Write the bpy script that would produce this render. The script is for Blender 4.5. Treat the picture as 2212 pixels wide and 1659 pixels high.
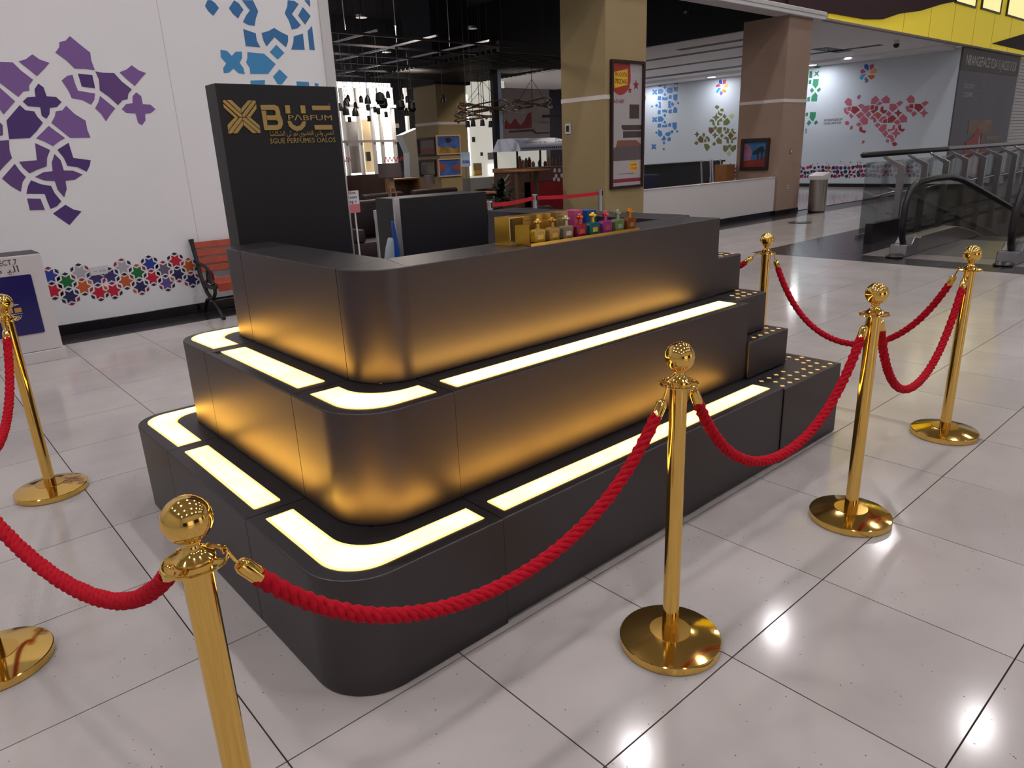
import bpy, bmesh, math, random
from mathutils import Matrix, Vector

for o in list(bpy.data.objects):
    bpy.data.objects.remove(o, do_unlink=True)
SC = bpy.context.scene
COL = SC.collection
RND = random.Random(11)

# ------------------------------------------------------------------ camera
FPX, CAMH = 1531.087, 1.528
PITCH, ROLL, YAW = 0.31449631, -0.04115068, 0.71567738
def cam_axes():
    cy, sy = math.cos(YAW), math.sin(YAW)
    f0 = Vector((sy, cy, 0)); r0 = Vector((cy, -sy, 0)); up = Vector((0, 0, 1))
    fwd = f0 * math.cos(PITCH) - up * math.sin(PITCH)
    u = f0 * math.sin(PITCH) + up * math.cos(PITCH)
    r = r0 * math.cos(ROLL) + u * math.sin(ROLL)
    u2 = u * math.cos(ROLL) - r0 * math.sin(ROLL)
    return r, u2, fwd
RIGHT, UP, FWD = cam_axes()
cam = bpy.data.cameras.new('camera'); camo = bpy.data.objects.new('camera', cam); COL.objects.link(camo)
cam.sensor_width = 36.0; cam.lens = 36.0 * FPX / 2212.0; cam.clip_start = 0.05; cam.clip_end = 200
camo.matrix_world = Matrix(((RIGHT.x, UP.x, -FWD.x, 0), (RIGHT.y, UP.y, -FWD.y, 0), (RIGHT.z, UP.z, -FWD.z, CAMH), (0, 0, 0, 1)))
SC.camera = camo
def ray(u, v):
    return RIGHT * ((u - 1106) / FPX) - UP * ((v - 829.5) / FPX) + FWD
def aty(u, v, y):
    d = ray(u, v); return Vector((0, 0, CAMH)) + d * (y / d.y)
def atx(u, v, x):
    d = ray(u, v); return Vector((0, 0, CAMH)) + d * (x / d.x)
def in_view(x, y, z, m=40):
    p = Vector((x, y, z - CAMH)); c = p.dot(FWD)
    if c < 0.2: return False
    u = 1106 + FPX * p.dot(RIGHT) / c; v = 829.5 - FPX * p.dot(UP) / c
    return -m < u < 2212 + m and -m < v < 1659 + m

# ------------------------------------------------------------------ world, exposure
W = bpy.data.worlds.new('world'); SC.world = W; W.use_nodes = True
W.node_tree.nodes['Background'].inputs[0].default_value = (0.80, 0.78, 0.82, 1)
W.node_tree.nodes['Background'].inputs[1].default_value = 0.35
vs = SC.view_settings
vs.view_transform = 'Standard'; vs.look = 'None'; vs.gamma = 1; vs.exposure = 0.0; vs.use_curve_mapping = False
SC.cycles.use_denoising = True
SC.cycles.max_bounces = 5; SC.cycles.diffuse_bounces = 2; SC.cycles.glossy_bounces = 3
SC.cycles.transparent_max_bounces = 12; SC.cycles.transmission_bounces = 3
SC.cycles.use_adaptive_sampling = True; SC.cycles.adaptive_threshold = .1; SC.cycles.adaptive_min_samples = 16
SC.cycles.sample_clamp_indirect = 6.0
SC.cycles.caustics_reflective = False; SC.cycles.caustics_refractive = False

# strength of the lamps the mall has (ceiling discs in the hall, downlights in the soffit, cafe lamps)
HALL_LAMP, SOFFIT_LAMP, CAFE_LAMP, STRIP_GLOW = 205.0, 22.0, 9.0, 1.0
# ------------------------------------------------------------------ helpers
def lin(c):
    return tuple(((v / 255) / 12.92 if v <= 10 else ((v / 255 + 0.055) / 1.055) ** 2.4) for v in c)
MATS = {}
def mat(name, rgb, rough=0.5, metal=0.0, emit=None, estr=0.0, spec=0.5, coat=0.0, var=0.0, vscale=3.0, bump=0.0, bscale=60.0, sheen=0.0, alpha=1.0, trans=0.0):
    m = bpy.data.materials.new(name); m.use_nodes = True
    nt = m.node_tree; b = nt.nodes['Principled BSDF']
    c = lin(rgb)
    b.inputs['Base Color'].default_value = (*c, 1); b.inputs['Roughness'].default_value = rough
    b.inputs['Metallic'].default_value = metal; b.inputs['Specular IOR Level'].default_value = spec
    b.inputs['Coat Weight'].default_value = coat; b.inputs['Sheen Weight'].default_value = sheen
    b.inputs['Alpha'].default_value = alpha; b.inputs['Transmission Weight'].default_value = trans
    if emit:
        b.inputs['Emission Color'].default_value = (*lin(emit), 1); b.inputs['Emission Strength'].default_value = estr
    if var or bump:
        g = nt.nodes.new('ShaderNodeNewGeometry')
    if var:
        n = nt.nodes.new('ShaderNodeTexNoise'); n.inputs['Scale'].default_value = vscale; n.inputs['Detail'].default_value = 5
        nt.links.new(g.outputs['Position'], n.inputs['Vector'])
        r = nt.nodes.new('ShaderNodeValToRGB')
        r.color_ramp.elements[0].position = .3; r.color_ramp.elements[1].position = .7
        r.color_ramp.elements[0].color = (*[v * (1 - var) for v in c], 1); r.color_ramp.elements[1].color = (*[min(1, v * (1 + var)) for v in c], 1)
        nt.links.new(n.outputs['Fac'], r.inputs['Fac']); nt.links.new(r.outputs['Color'], b.inputs['Base Color'])
    if bump:
        n2 = nt.nodes.new('ShaderNodeTexNoise'); n2.inputs['Scale'].default_value = bscale; n2.inputs['Detail'].default_value = 4
        nt.links.new(g.outputs['Position'], n2.inputs['Vector'])
        bp = nt.nodes.new('ShaderNodeBump'); bp.inputs['Strength'].default_value = bump; bp.inputs['Distance'].default_value = .01
        nt.links.new(n2.outputs['Fac'], bp.inputs['Height']); nt.links.new(bp.outputs['Normal'], b.inputs['Normal'])
    MATS[name] = m
    return m
def glass_mat(name, tint, refl=0.08):
    m = bpy.data.materials.new(name); m.use_nodes = True; nt = m.node_tree; nt.nodes.clear()
    out = nt.nodes.new('ShaderNodeOutputMaterial'); mx = nt.nodes.new('ShaderNodeMixShader')
    t = nt.nodes.new('ShaderNodeBsdfTransparent'); t.inputs[0].default_value = (*lin(tint), 1)
    gl = nt.nodes.new('ShaderNodeBsdfGlossy'); gl.inputs['Roughness'].default_value = .02
    lw = nt.nodes.new('ShaderNodeLayerWeight'); lw.inputs[0].default_value = .25
    mr = nt.nodes.new('ShaderNodeMapRange'); mr.inputs[3].default_value = refl; mr.inputs[4].default_value = .6
    nt.links.new(lw.outputs['Fresnel'], mr.inputs[0]); nt.links.new(mr.outputs[0], mx.inputs[0])
    nt.links.new(t.outputs[0], mx.inputs[1]); nt.links.new(gl.outputs[0], mx.inputs[2]); nt.links.new(mx.outputs[0], out.inputs[0])
    MATS[name] = m; return m

OFF = {}                       # world position of the origin each object's mesh is written from
def tag(o, label=None, cat=None, group=None, kind=None):
    if label: o['label'] = label
    if cat: o['category'] = cat
    if group: o['group'] = group
    if kind: o['kind'] = kind
    return o
def thing(name, label, cat, loc, group=None):
    o = bpy.data.objects.new(name, None); COL.objects.link(o); o.location = loc; o.empty_display_size = .1
    OFF[o.name] = Vector(loc); return tag(o, label, cat, group)

class MB:
    def __init__(s): s.v = []; s.f = []
    def add(s, vs, fs):
        n = len(s.v); s.v += [tuple(p) for p in vs]; s.f += [tuple(i + n for i in f) for f in fs]; return s
    def box(s, x0, x1, y0, y1, z0, z1):
        v = [(x, y, z) for z in (z0, z1) for y in (y0, y1) for x in (x0, x1)]
        return s.add(v, [(0, 2, 3, 1), (4, 5, 7, 6), (0, 1, 5, 4), (1, 3, 7, 5), (3, 2, 6, 7), (2, 0, 4, 6)])
    def prism(s, poly, axis, a, b):
        P = {'z': lambda p, t: (p[0], p[1], t), 'y': lambda p, t: (p[0], t, p[1]), 'x': lambda p, t: (t, p[0], p[1])}[axis]
        ar = sum(poly[i][0] * poly[(i + 1) % len(poly)][1] - poly[(i + 1) % len(poly)][0] * poly[i][1] for i in range(len(poly)))
        if ar < 0: poly = poly[::-1]
        if a > b: a, b = b, a
        n = len(poly); v = [P(p, a) for p in poly] + [P(p, b) for p in poly]
        f = [tuple(range(n))[::-1], tuple(range(n, 2 * n))] + [(i, (i + 1) % n, n + (i + 1) % n, n + i) for i in range(n)]
        if axis == 'y': f = [t[::-1] for t in f]
        return s.add(v, f)
    def lathe(s, prof, c=(0, 0, 0), n=32):
        v = []; f = []
        for r, z in prof:
            for k in range(n):
                a = 2 * math.pi * k / n; v.append((c[0] + r * math.cos(a), c[1] + r * math.sin(a), c[2] + z))
        for i in range(len(prof) - 1):
            for k in range(n):
                a, b = i * n + k, i * n + (k + 1) % n
                f.append((a, b, b + n, a + n))
        f.append(tuple(range(n))[::-1]); f.append(tuple((len(prof) - 1) * n + k for k in range(n)))
        return s.add(v, f)
    def tube(s, pts, r, n=8, caps=True):
        pts = [Vector(p) for p in pts]; rs = r if isinstance(r, (list, tuple)) else [r] * len(pts)
        v = []; f = []; nrm = None
        for i, p in enumerate(pts):
            t = (pts[min(i + 1, len(pts) - 1)] - pts[max(i - 1, 0)]).normalized()
            if nrm is None:
                nrm = t.orthogonal().normalized()
            nrm = (nrm - t * nrm.dot(t))
            nrm = nrm.normalized() if nrm.length > 1e-6 else t.orthogonal().normalized()
            bn = t.cross(nrm)
            for k in range(n):
                a = 2 * math.pi * k / n; v.append(p + (nrm * math.cos(a) + bn * math.sin(a)) * rs[i])
        for i in range(len(pts) - 1):
            for k in range(n):
                a, b = i * n + k, i * n + (k + 1) % n
                f.append((a, b, b + n, a + n))
        if caps:
            f.append(tuple(range(n))[::-1]); f.append(tuple((len(pts) - 1) * n + k for k in range(n)))
        return s.add(v, f)
    def sphere(s, c, r, n=24, m=14, sq=(1, 1, 1)):
        v = []; f = []
        for i in range(1, m):
            th = math.pi * i / m
            for k in range(n):
                a = 2 * math.pi * k / n
                v.append((c[0] + r * sq[0] * math.sin(th) * math.cos(a), c[1] + r * sq[1] * math.sin(th) * math.sin(a), c[2] + r * sq[2] * math.cos(th)))
        for i in range(m - 2):
            for k in range(n):
                a, b = i * n + k, i * n + (k + 1) % n
                f.append((a, a + n, b + n, b))
        t = len(v); v.append((c[0], c[1], c[2] + r * sq[2])); v.append((c[0], c[1], c[2] - r * sq[2]))
        for k in range(n):
            f.append((t, k, (k + 1) % n)); f.append((t + 1, (m - 2) * n + (k + 1) % n, (m - 2) * n + k))
        return s.add(v, f)
    def torus(s, c, R, r, n=32, m=8, ax='z'):
        pts = []
        for k in range(n + 1):
            a = 2 * math.pi * k / n
            q = (R * math.cos(a), R * math.sin(a), 0)
            if ax == 'x': q = (0, q[0], q[1])
            if ax == 'y': q = (q[0], 0, q[1])
            pts.append((c[0] + q[0], c[1] + q[1], c[2] + q[2]))
        return s.tube(pts, r, m, caps=False)
    def mesh(s, name, off=Vector((0, 0, 0)), smooth=False, bevel=0, seg=1, sharp=38):
        me = bpy.data.meshes.new(name)
        me.from_pydata([(p[0] - off.x, p[1] - off.y, p[2] - off.z) for p in s.v], [], s.f)
        if bevel:
            bm = bmesh.new(); bm.from_mesh(me)
            bmesh.ops.remove_doubles(bm, verts=bm.verts, dist=1e-5)
            ed = [e for e in bm.edges if len(e.link_faces) == 2 and e.calc_face_angle(0) > .6]
            bmesh.ops.bevel(bm, geom=ed, offset=bevel, segments=seg, affect='EDGES', profile=.5)
            bm.to_mesh(me); bm.free()
        if smooth and not bevel:
            bm = bmesh.new(); bm.from_mesh(me); bmesh.ops.remove_doubles(bm, verts=bm.verts, dist=1e-5); bm.to_mesh(me); bm.free()
        if smooth:
            me.polygons.foreach_set('use_smooth', [True] * len(me.polygons))
            me.set_sharp_from_angle(angle=math.radians(sharp))
        me.update(); return me
    def build(s, name, m, parent=None, smooth=False, bevel=0, seg=1, loc=None, kind=None, sharp=38):
        off = OFF[parent.name] if parent else Vector(loc or (0, 0, 0))
        me = s.mesh(name, off, smooth, bevel, seg, sharp)
        me.materials.append(MATS[m] if isinstance(m, str) else m)
        o = bpy.data.objects.new(name, me); COL.objects.link(o)
        if parent: o.parent = parent
        else: o.location = off
        OFF[o.name] = off
        if kind: o['kind'] = kind
        return o
def part_copy(src, parent, dloc=(0, 0, 0)):
    o = src.copy(); COL.objects.link(o); o.parent = parent; o.location = dloc; return o
def copy_thing(root, loc, label, rotz=0.0, scale=None):
    r = root.copy(); COL.objects.link(r); r.location = loc; r.rotation_euler = (0, 0, rotz); r['label'] = label
    if scale: r.scale = scale
    OFF[r.name] = Vector(loc)
    for ch in list(root.children):
        c = ch.copy(); COL.objects.link(c); c.parent = r
        for g in list(ch.children):
            d = g.copy(); COL.objects.link(d); d.parent = c
    return r
def text(name, s, size, m, parent, org, xdir=(1, 0, 0), ydir=(0, 0, 1), width=None, depth=.0008, align='LEFT', shear=0.0):
    """flat lettering: origin at the left end of the baseline, as a thin mesh"""
    cu = bpy.data.curves.new(name, 'FONT'); cu.body = s; cu.size = size; cu.extrude = depth; cu.align_x = align; cu.shear = shear
    cu.resolution_u = 2
    t = bpy.data.objects.new('tmp', cu); COL.objects.link(t)
    dg = bpy.context.evaluated_depsgraph_get(); me = bpy.data.meshes.new_from_object(t.evaluated_get(dg))
    bpy.data.objects.remove(t, do_unlink=True)
    X, Y = Vector(xdir), Vector(ydir); Z = X.cross(Y); O = Vector(org) - OFF[parent.name]
    if len(me.vertices):
        xs = [v.co.x for v in me.vertices]; w = max(xs) - min(xs)
        k = width / w if width and w > 0 else 1
        for v in me.vertices:
            c = v.co.copy(); v.co = O + X * (c.x * k) + Y * c.y + Z * c.z
    me.materials.clear(); me.materials.append(MATS[m]); me.name = name
    o = bpy.data.objects.new(name, me); COL.objects.link(o); o.parent = parent; OFF[o.name] = OFF[parent.name]
    return o
def struct(name, mb, m, **kw):
    return tag(mb.build(name, m, **kw), kind='structure')
def arc(cx, cy, r, a0, a1, n=10):
    return [(cx + r * math.cos(math.radians(a0 + (a1 - a0) * i / n)), cy + r * math.sin(math.radians(a0 + (a1 - a0) * i / n))) for i in range(n + 1)]
def rrect(x0, x1, y0, y1, r, n=4):
    return arc(x1 - r, y1 - r, r, 0, 90, n) + arc(x0 + r, y1 - r, r, 90, 180, n) + arc(x0 + r, y0 + r, r, 180, 270, n) + arc(x1 - r, y0 + r, r, 270, 360, n)
# ------------------------------------------------------------------ materials
def tile_material(name, rgb, rough, spk=True, dark=False):
    m = mat(name, rgb, rough, spec=.5)
    nt = m.node_tree; b = nt.nodes['Principled BSDF']
    g = nt.nodes.new('ShaderNodeNewGeometry'); oi = nt.nodes.new('ShaderNodeObjectInfo')
    n = nt.nodes.new('ShaderNodeTexNoise'); n.inputs['Scale'].default_value = 2.2; n.inputs['Detail'].default_value = 6
    nt.links.new(g.outputs['Position'], n.inputs['Vector'])
    c = lin(rgb)
    r = nt.nodes.new('ShaderNodeValToRGB'); r.color_ramp.elements[0].position = .3; r.color_ramp.elements[1].position = .72
    r.color_ramp.elements[0].color = (*[v * .9 for v in c], 1); r.color_ramp.elements[1].color = (*[min(1, v * 1.08) for v in c], 1)
    nt.links.new(n.outputs['Fac'], r.inputs['Fac'])
    # small dark quartz specks
    vo = nt.nodes.new('ShaderNodeTexVoronoi'); vo.inputs['Scale'].default_value = 42
    nt.links.new(g.outputs['Position'], vo.inputs['Vector'])
    n2 = nt.nodes.new('ShaderNodeTexNoise'); n2.inputs['Scale'].default_value = 19
    nt.links.new(g.outputs['Position'], n2.inputs['Vector'])
    lt = nt.nodes.new('ShaderNodeMath'); lt.operation = 'LESS_THAN'; lt.inputs[1].default_value = .10
    nt.links.new(vo.outputs['Distance'], lt.inputs[0])
    gt = nt.nodes.new('ShaderNodeMath'); gt.operation = 'GREATER_THAN'; gt.inputs[1].default_value = .56
    nt.links.new(n2.outputs['Fac'], gt.inputs[0])
    ml = nt.nodes.new('ShaderNodeMath'); ml.operation = 'MULTIPLY'; nt.links.new(lt.outputs[0], ml.inputs[0]); nt.links.new(gt.outputs[0], ml.inputs[1])
    mx = nt.nodes.new('ShaderNodeMix'); mx.data_type = 'RGBA'
    nt.links.new(ml.outputs[0], mx.inputs[0]); nt.links.new(r.outputs['Color'], mx.inputs[6])
    mx.inputs[7].default_value = (*[v * (.35 if not dark else 2.0) for v in c], 1)
    # each tile a shade of its own
    hs = nt.nodes.new('ShaderNodeHueSaturation'); mr = nt.nodes.new('ShaderNodeMapRange')
    mr.inputs[3].default_value = .95; mr.inputs[4].default_value = 1.04
    nt.links.new(oi.outputs['Random'], mr.inputs[0]); nt.links.new(mr.outputs[0], hs.inputs['Value'])
    nt.links.new(mx.outputs[2], hs.inputs['Color']); nt.links.new(hs.outputs[0], b.inputs['Base Color'])
    return m
tile_material('floor_tile', (190, 182, 178), .12)
tile_material('dark_tile', (46, 43, 48), .2, dark=True); MATS['dark_tile'].node_tree.nodes['Principled BSDF'].inputs['Specular IOR Level'].default_value = .25
tile_material('landing_tile', (128, 120, 118), .3)
mat('grout', (58, 48, 44), .9, spec=.1)
mat('cafe_floor', (66, 44, 34), .45, var=.2)
mat('wall_white', (238, 237, 240), .55, var=.02, vscale=.8)
mat('wall_back_white', (204, 212, 222), .5)
mat('wall_grey', (150, 140, 140), .7)
mat('black_trim', (22, 20, 23), .25)
mat('counter', (86, 82, 85), .42, metal=1.0)
mat('counter_top', (140, 136, 138), .3, metal=1.0)
mat('counter_dark', (18, 15, 17), .5)
mat('black_board', (21, 20, 27), .5)
mat('aluminium', (186, 186, 192), .3, metal=.9)
mat('brass', (236, 194, 106), .09, metal=1.0)
mat('brass_satin', (226, 180, 92), .2, metal=1.0)
mat('rope_red', (184, 10, 34), .8, spec=.2)
mat('gold_letter', (184, 154, 92), .45, metal=.15)
mat('white_gloss', (214, 208, 208), .3)
mat('screen', (26, 22, 58), .12, emit=(34, 28, 84), estr=.35)
mat('grey_print', (66, 60, 66), .6)
mat('white_print', (215, 210, 215), .5)
mat('gold_print', (196, 150, 60), .5)
mat('wood_slat', (162, 62, 34), .45, var=.15, vscale=12)
mat('cast_iron', (40, 38, 40), .45, metal=.3)
mat('column_olive', (160, 140, 100), .75, var=.03)
mat('column_brown', (158, 132, 116), .75, var=.03)
mat('stripe', (222, 212, 208), .6)
mat('frame_dark', (44, 26, 24), .35)
mat('steel', (150, 148, 152), .28, metal=1.0)
mat('steel_brushed', (172, 164, 160), .34, metal=1.0)
mat('rubber', (18, 17, 20), .35)
mat('cream', (206, 204, 204), .7)
mat('ceiling_white', (238, 236, 240), .8)
mat('ceiling_dark', (28, 25, 34), .85)
mat('ceiling_cream', (190, 186, 184), .85)
mat('black', (14, 12, 14), .6)
mat('metal_black', (30, 28, 32), .4, metal=.5)
mat('lamp_disc', (255, 255, 255), .5, emit=(252, 248, 250), estr=HALL_LAMP)
mat('downlight', (255, 255, 255), .5, emit=(238, 240, 255), estr=SOFFIT_LAMP)
mat('cafe_light', (255, 255, 255), .5, emit=(255, 236, 214), estr=CAFE_LAMP)
mat('dim_light', (200, 200, 200), .5, emit=(225, 222, 230), estr=.9)
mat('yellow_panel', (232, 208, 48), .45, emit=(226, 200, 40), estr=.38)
mat('maroon', (58, 26, 34), .7)
mat('light_box', (240, 230, 170), .4, emit=(246, 236, 160), estr=.9, var=.1)
mat('red_belt', (190, 16, 34), .6)
for k, c in dict(p0=(78, 48, 116), p1=(98, 66, 128), p2=(128, 92, 158), b0=(52, 112, 168), b1=(64, 142, 196), b2=(70, 128, 190),
                 r0=(160, 48, 62), r1=(188, 98, 116), r2=(190, 90, 80), g0=(50, 132, 98), o0=(104, 82, 52), o1=(110, 114, 62), o2=(176, 190, 140),
                 fb=(52, 84, 170), fm=(190, 70, 118), fo=(226, 150, 60), fr=(206, 92, 60), fs=(108, 92, 142), fc=(60, 160, 212), fy=(236, 190, 80), fp=(126, 104, 184),
                 sb=(40, 58, 150), sr=(196, 22, 52), sg=(14, 108, 52), sn=(38, 32, 88), sy=(172, 172, 178), so=(196, 92, 36), sp=(58, 46, 110), ss=(104, 96, 116), sv=(98, 78, 148), sm=(150, 36, 62), sk=(34, 26, 58)).items():
    mat('print_' + k, c, .5)
glass_mat('clear_glass', (240, 243, 242), .03)
glass_mat('grey_glass', (236, 240, 240), .05)
def strip_material(name, core, rim, strength):
    """opal diffuser over warm LED tape (linear colour, brighter than the picture can show), a little uneven along its length"""
    m = mat(name, (255, 236, 190), .35, emit=(255, 255, 255), estr=strength)
    nt = m.node_tree; b = nt.nodes['Principled BSDF']
    g = nt.nodes.new('ShaderNodeNewGeometry'); n = nt.nodes.new('ShaderNodeTexNoise'); n.inputs['Scale'].default_value = 7; n.inputs['Detail'].default_value = 1
    nt.links.new(g.outputs['Position'], n.inputs['Vector'])
    r = nt.nodes.new('ShaderNodeMix'); r.data_type = 'RGBA'; r.clamp_result = False
    mr = nt.nodes.new('ShaderNodeMapRange'); mr.inputs[1].default_value = .35; mr.inputs[2].default_value = .65
    nt.links.new(n.outputs['Fac'], mr.inputs[0]); nt.links.new(mr.outputs[0], r.inputs[0])
    r.inputs[6].default_value = (*rim, 1); r.inputs[7].default_value = (*core, 1)
    nt.links.new(r.outputs[2], b.inputs['Emission Color'])
strip_material('warm_strip', (14.5, 7.2, .74), (12.0, 5.5, .54), STRIP_GLOW)
strip_material('white_strip', (16, 8.4, 1.4), (14.2, 7.4, 1.1), STRIP_GLOW)
mat('strip_rim', (250, 220, 160), .35, emit=(252, 214, 128), estr=1.0)
mat('warm_hole', (255, 220, 150), .4, emit=(255, 184, 96), estr=.38)
# ---- plans of the cut vinyl and the sign lettering, in metres on their walls
PURPLE=[('p2',[(1.193,2.467),(1.288,2.468),(1.336,2.403),(1.414,2.329),(1.371,2.278),(1.364,2.236),(1.316,2.228),(1.271,2.182),(1.212,2.239),(1.155,2.295)]),
 ('p2',[(1.334,2.478),(1.392,2.498),(1.453,2.542),(1.501,2.501),(1.573,2.476),(1.521,2.424),(1.45,2.36),(1.393,2.419)]),
 ('p2',[(1.146,2.256),(1.236,2.145),(1.126,2.033),(1.107,2.076)]),
 ('p0',[(1.447,2.298),(1.482,2.268),(1.491,2.192),(1.565,2.187),(1.601,2.144),(1.553,2.099),(1.495,2.092),(1.481,2.038),(1.448,1.997),(1.416,2.024),(1.42,2.098),(1.326,2.104),(1.294,2.143),(1.336,2.18),(1.402,2.187),(1.408,2.25)]),
 ('p0',[(1.265,2.114),(1.3,2.07),(1.365,2.062),(1.38,2.017),(1.412,1.964),(1.347,1.89),(1.284,1.834),(1.122,1.826),(1.136,1.984)]),
 ('p1',[(1.083,1.969),(1.099,1.945),(1.083,1.86),(1.058,1.853)]),
 ('p1',[(1.049,1.814),(1.119,1.819),(1.104,1.733),(1.108,1.663),(1.038,1.601),(0.992,1.555)]),
 ('p2',[(1.631,2.112),(1.688,2.039),(1.767,1.981),(1.765,1.899),(1.778,1.829),(1.606,1.829),(1.481,1.963),(1.52,2.018),(1.537,2.063),(1.592,2.072)]),
 ('p2',[(1.453,1.936),(1.565,1.827),(1.51,1.799),(1.451,1.758),(1.391,1.801),(1.331,1.829)]),
 ('p1',[(1.314,1.789),(1.421,1.725),(1.382,1.656),(1.363,1.581),(1.283,1.556),(1.214,1.525),(1.176,1.575),(1.155,1.63),(1.297,1.639)]),
 ('p0',[(1.585,1.786),(1.596,1.649),(1.739,1.623),(1.72,1.573),(1.684,1.52),(1.618,1.563),(1.532,1.581),(1.518,1.652),(1.48,1.726)]),
 ('p1',[(1.449,1.689),(1.488,1.632),(1.495,1.54),(1.572,1.534),(1.644,1.495),(1.569,1.451),(1.489,1.445),(1.484,1.37),(1.448,1.297),(1.408,1.367),(1.402,1.448),(1.318,1.457),(1.253,1.494),(1.327,1.531),(1.402,1.537),(1.411,1.614)]),
 ('p1',[(1.118,1.614),(1.146,1.549),(1.18,1.495),(1.144,1.452),(1.113,1.367),(1.047,1.423),(0.995,1.492)]),
 ('p0',[(1.214,1.465),(1.28,1.427),(1.362,1.405),(1.377,1.34),(1.416,1.263),(1.371,1.219),(1.314,1.199),(1.304,1.267),(1.296,1.338),(1.152,1.348),(1.179,1.416)]),
 ('p1',[(1.148,1.306),(1.253,1.296),(1.268,1.194),(1.148,1.2)]),
 ('p0',[(1.444,1.228),(1.5,1.18),(1.566,1.156),(1.439,1.037),(1.325,1.155)]),
 ('p2',[(1.784,2.712),(1.856,2.644),(1.926,2.581),(1.921,2.514),(1.935,2.43),(1.853,2.437),(1.769,2.436),(1.713,2.504),(1.638,2.566),(1.679,2.614),(1.689,2.656),(1.74,2.67)]),
 ('p2',[(1.639,2.329),(1.692,2.371),(1.739,2.382),(1.744,2.312),(1.756,2.245),(1.896,2.223),(1.878,2.165),(1.843,2.123),(1.779,2.163),(1.691,2.18),(1.678,2.243)]),
 ('p0',[(1.786,2.394),(1.905,2.385),(1.906,2.269),(1.796,2.282)]),
 ('p1',[(1.937,2.419),(2.0,2.409),(2.098,2.41),(2.15,2.338),(2.228,2.268),(2.188,2.226),(2.173,2.176),(2.125,2.168),(2.077,2.122),(2.012,2.195),(1.942,2.252),(1.954,2.346)]),
 ('p2',[(2.147,2.418),(2.213,2.445),(2.268,2.486),(2.325,2.442),(2.387,2.42),(2.333,2.372),(2.262,2.299),(2.197,2.36)]),
 ('p2',[(2.263,2.242),(2.302,2.207),(2.303,2.135),(2.375,2.129),(2.413,2.088),(2.368,2.053),(2.308,2.044),(2.3,1.982),(2.259,1.936),(2.227,1.961),(2.222,2.048),(2.138,2.052),(2.104,2.087),(2.15,2.133),(2.211,2.141),(2.223,2.205)]),
 ('p2',[(1.934,2.203),(2.047,2.091),(1.996,2.04),(1.942,1.975),(1.914,2.039),(1.871,2.092),(1.912,2.151)])]
BLUE=[('b0',[(3.146,3.134),(3.181,3.109),(3.211,3.068),(3.176,3.029),(3.139,2.99),(3.097,3.03),(3.071,3.073),(3.106,3.131)]),
 ('b0',[(3.383,3.156),(3.429,3.131),(3.469,3.073),(3.429,3.029),(3.4,2.986),(3.346,3.029),(3.316,3.075)]),
 ('b0',[(3.467,3.164),(3.587,3.175),(3.629,3.072),(3.59,2.997),(3.568,2.928),(3.498,2.933),(3.446,2.956),(3.486,3.018),(3.54,3.075)]),
 ('b0',[(3.983,3.212),(4.059,3.212),(4.107,3.185),(4.013,3.077),(4.103,2.975),(4.058,2.94),(3.99,2.923),(3.967,3.011),(3.929,3.078),(3.969,3.15)]),
 ('b0',[(4.153,3.159),(4.236,3.076),(4.157,2.984),(4.085,3.07)]),
 ('b0',[(4.182,3.231),(4.249,3.237),(4.243,3.166)]),
 ('b0',[(3.437,2.889),(3.568,2.856),(3.569,2.784),(3.599,2.721),(3.439,2.724)]),
 ('b0',[(3.635,2.864),(3.715,2.888),(3.784,2.924),(3.858,2.887),(3.935,2.858),(3.927,2.798),(3.894,2.738),(3.776,2.834),(3.671,2.734),(3.644,2.788)]),
 ('b0',[(4.003,2.855),(4.116,2.891),(4.115,2.725),(3.954,2.719),(3.99,2.794)]),
 ('b0',[(4.177,2.92),(4.238,2.977),(4.24,2.729),(4.175,2.73)]),
 ('b1',[(3.16,2.672),(3.229,2.666),(3.271,2.62),(3.32,2.663),(3.386,2.667),(3.38,2.605),(3.345,2.555),(3.379,2.506),(3.384,2.448),(3.32,2.453),(3.271,2.497),(3.211,2.454),(3.159,2.449),(3.16,2.497),(3.201,2.544),(3.153,2.602)]),
 ('b1',[(3.447,2.665),(3.631,2.66),(3.748,2.561),(3.647,2.459),(3.446,2.452),(3.448,2.509),(3.417,2.561),(3.438,2.608)]),
 ('b1',[(3.785,2.758),(3.867,2.68),(3.78,2.608),(3.698,2.68)]),
 ('b1',[(3.786,2.51),(3.868,2.435),(3.789,2.355),(3.743,2.354),(3.697,2.432)]),
 ('b1',[(3.437,2.384),(3.6,2.394),(3.585,2.318),(3.426,2.314)]),
 ('b1',[(3.967,2.393),(4.118,2.389),(4.119,2.298),(3.966,2.295)]),
 ('b1',[(4.189,2.383),(4.237,2.376),(4.227,2.301),(4.184,2.3)])]
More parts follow.
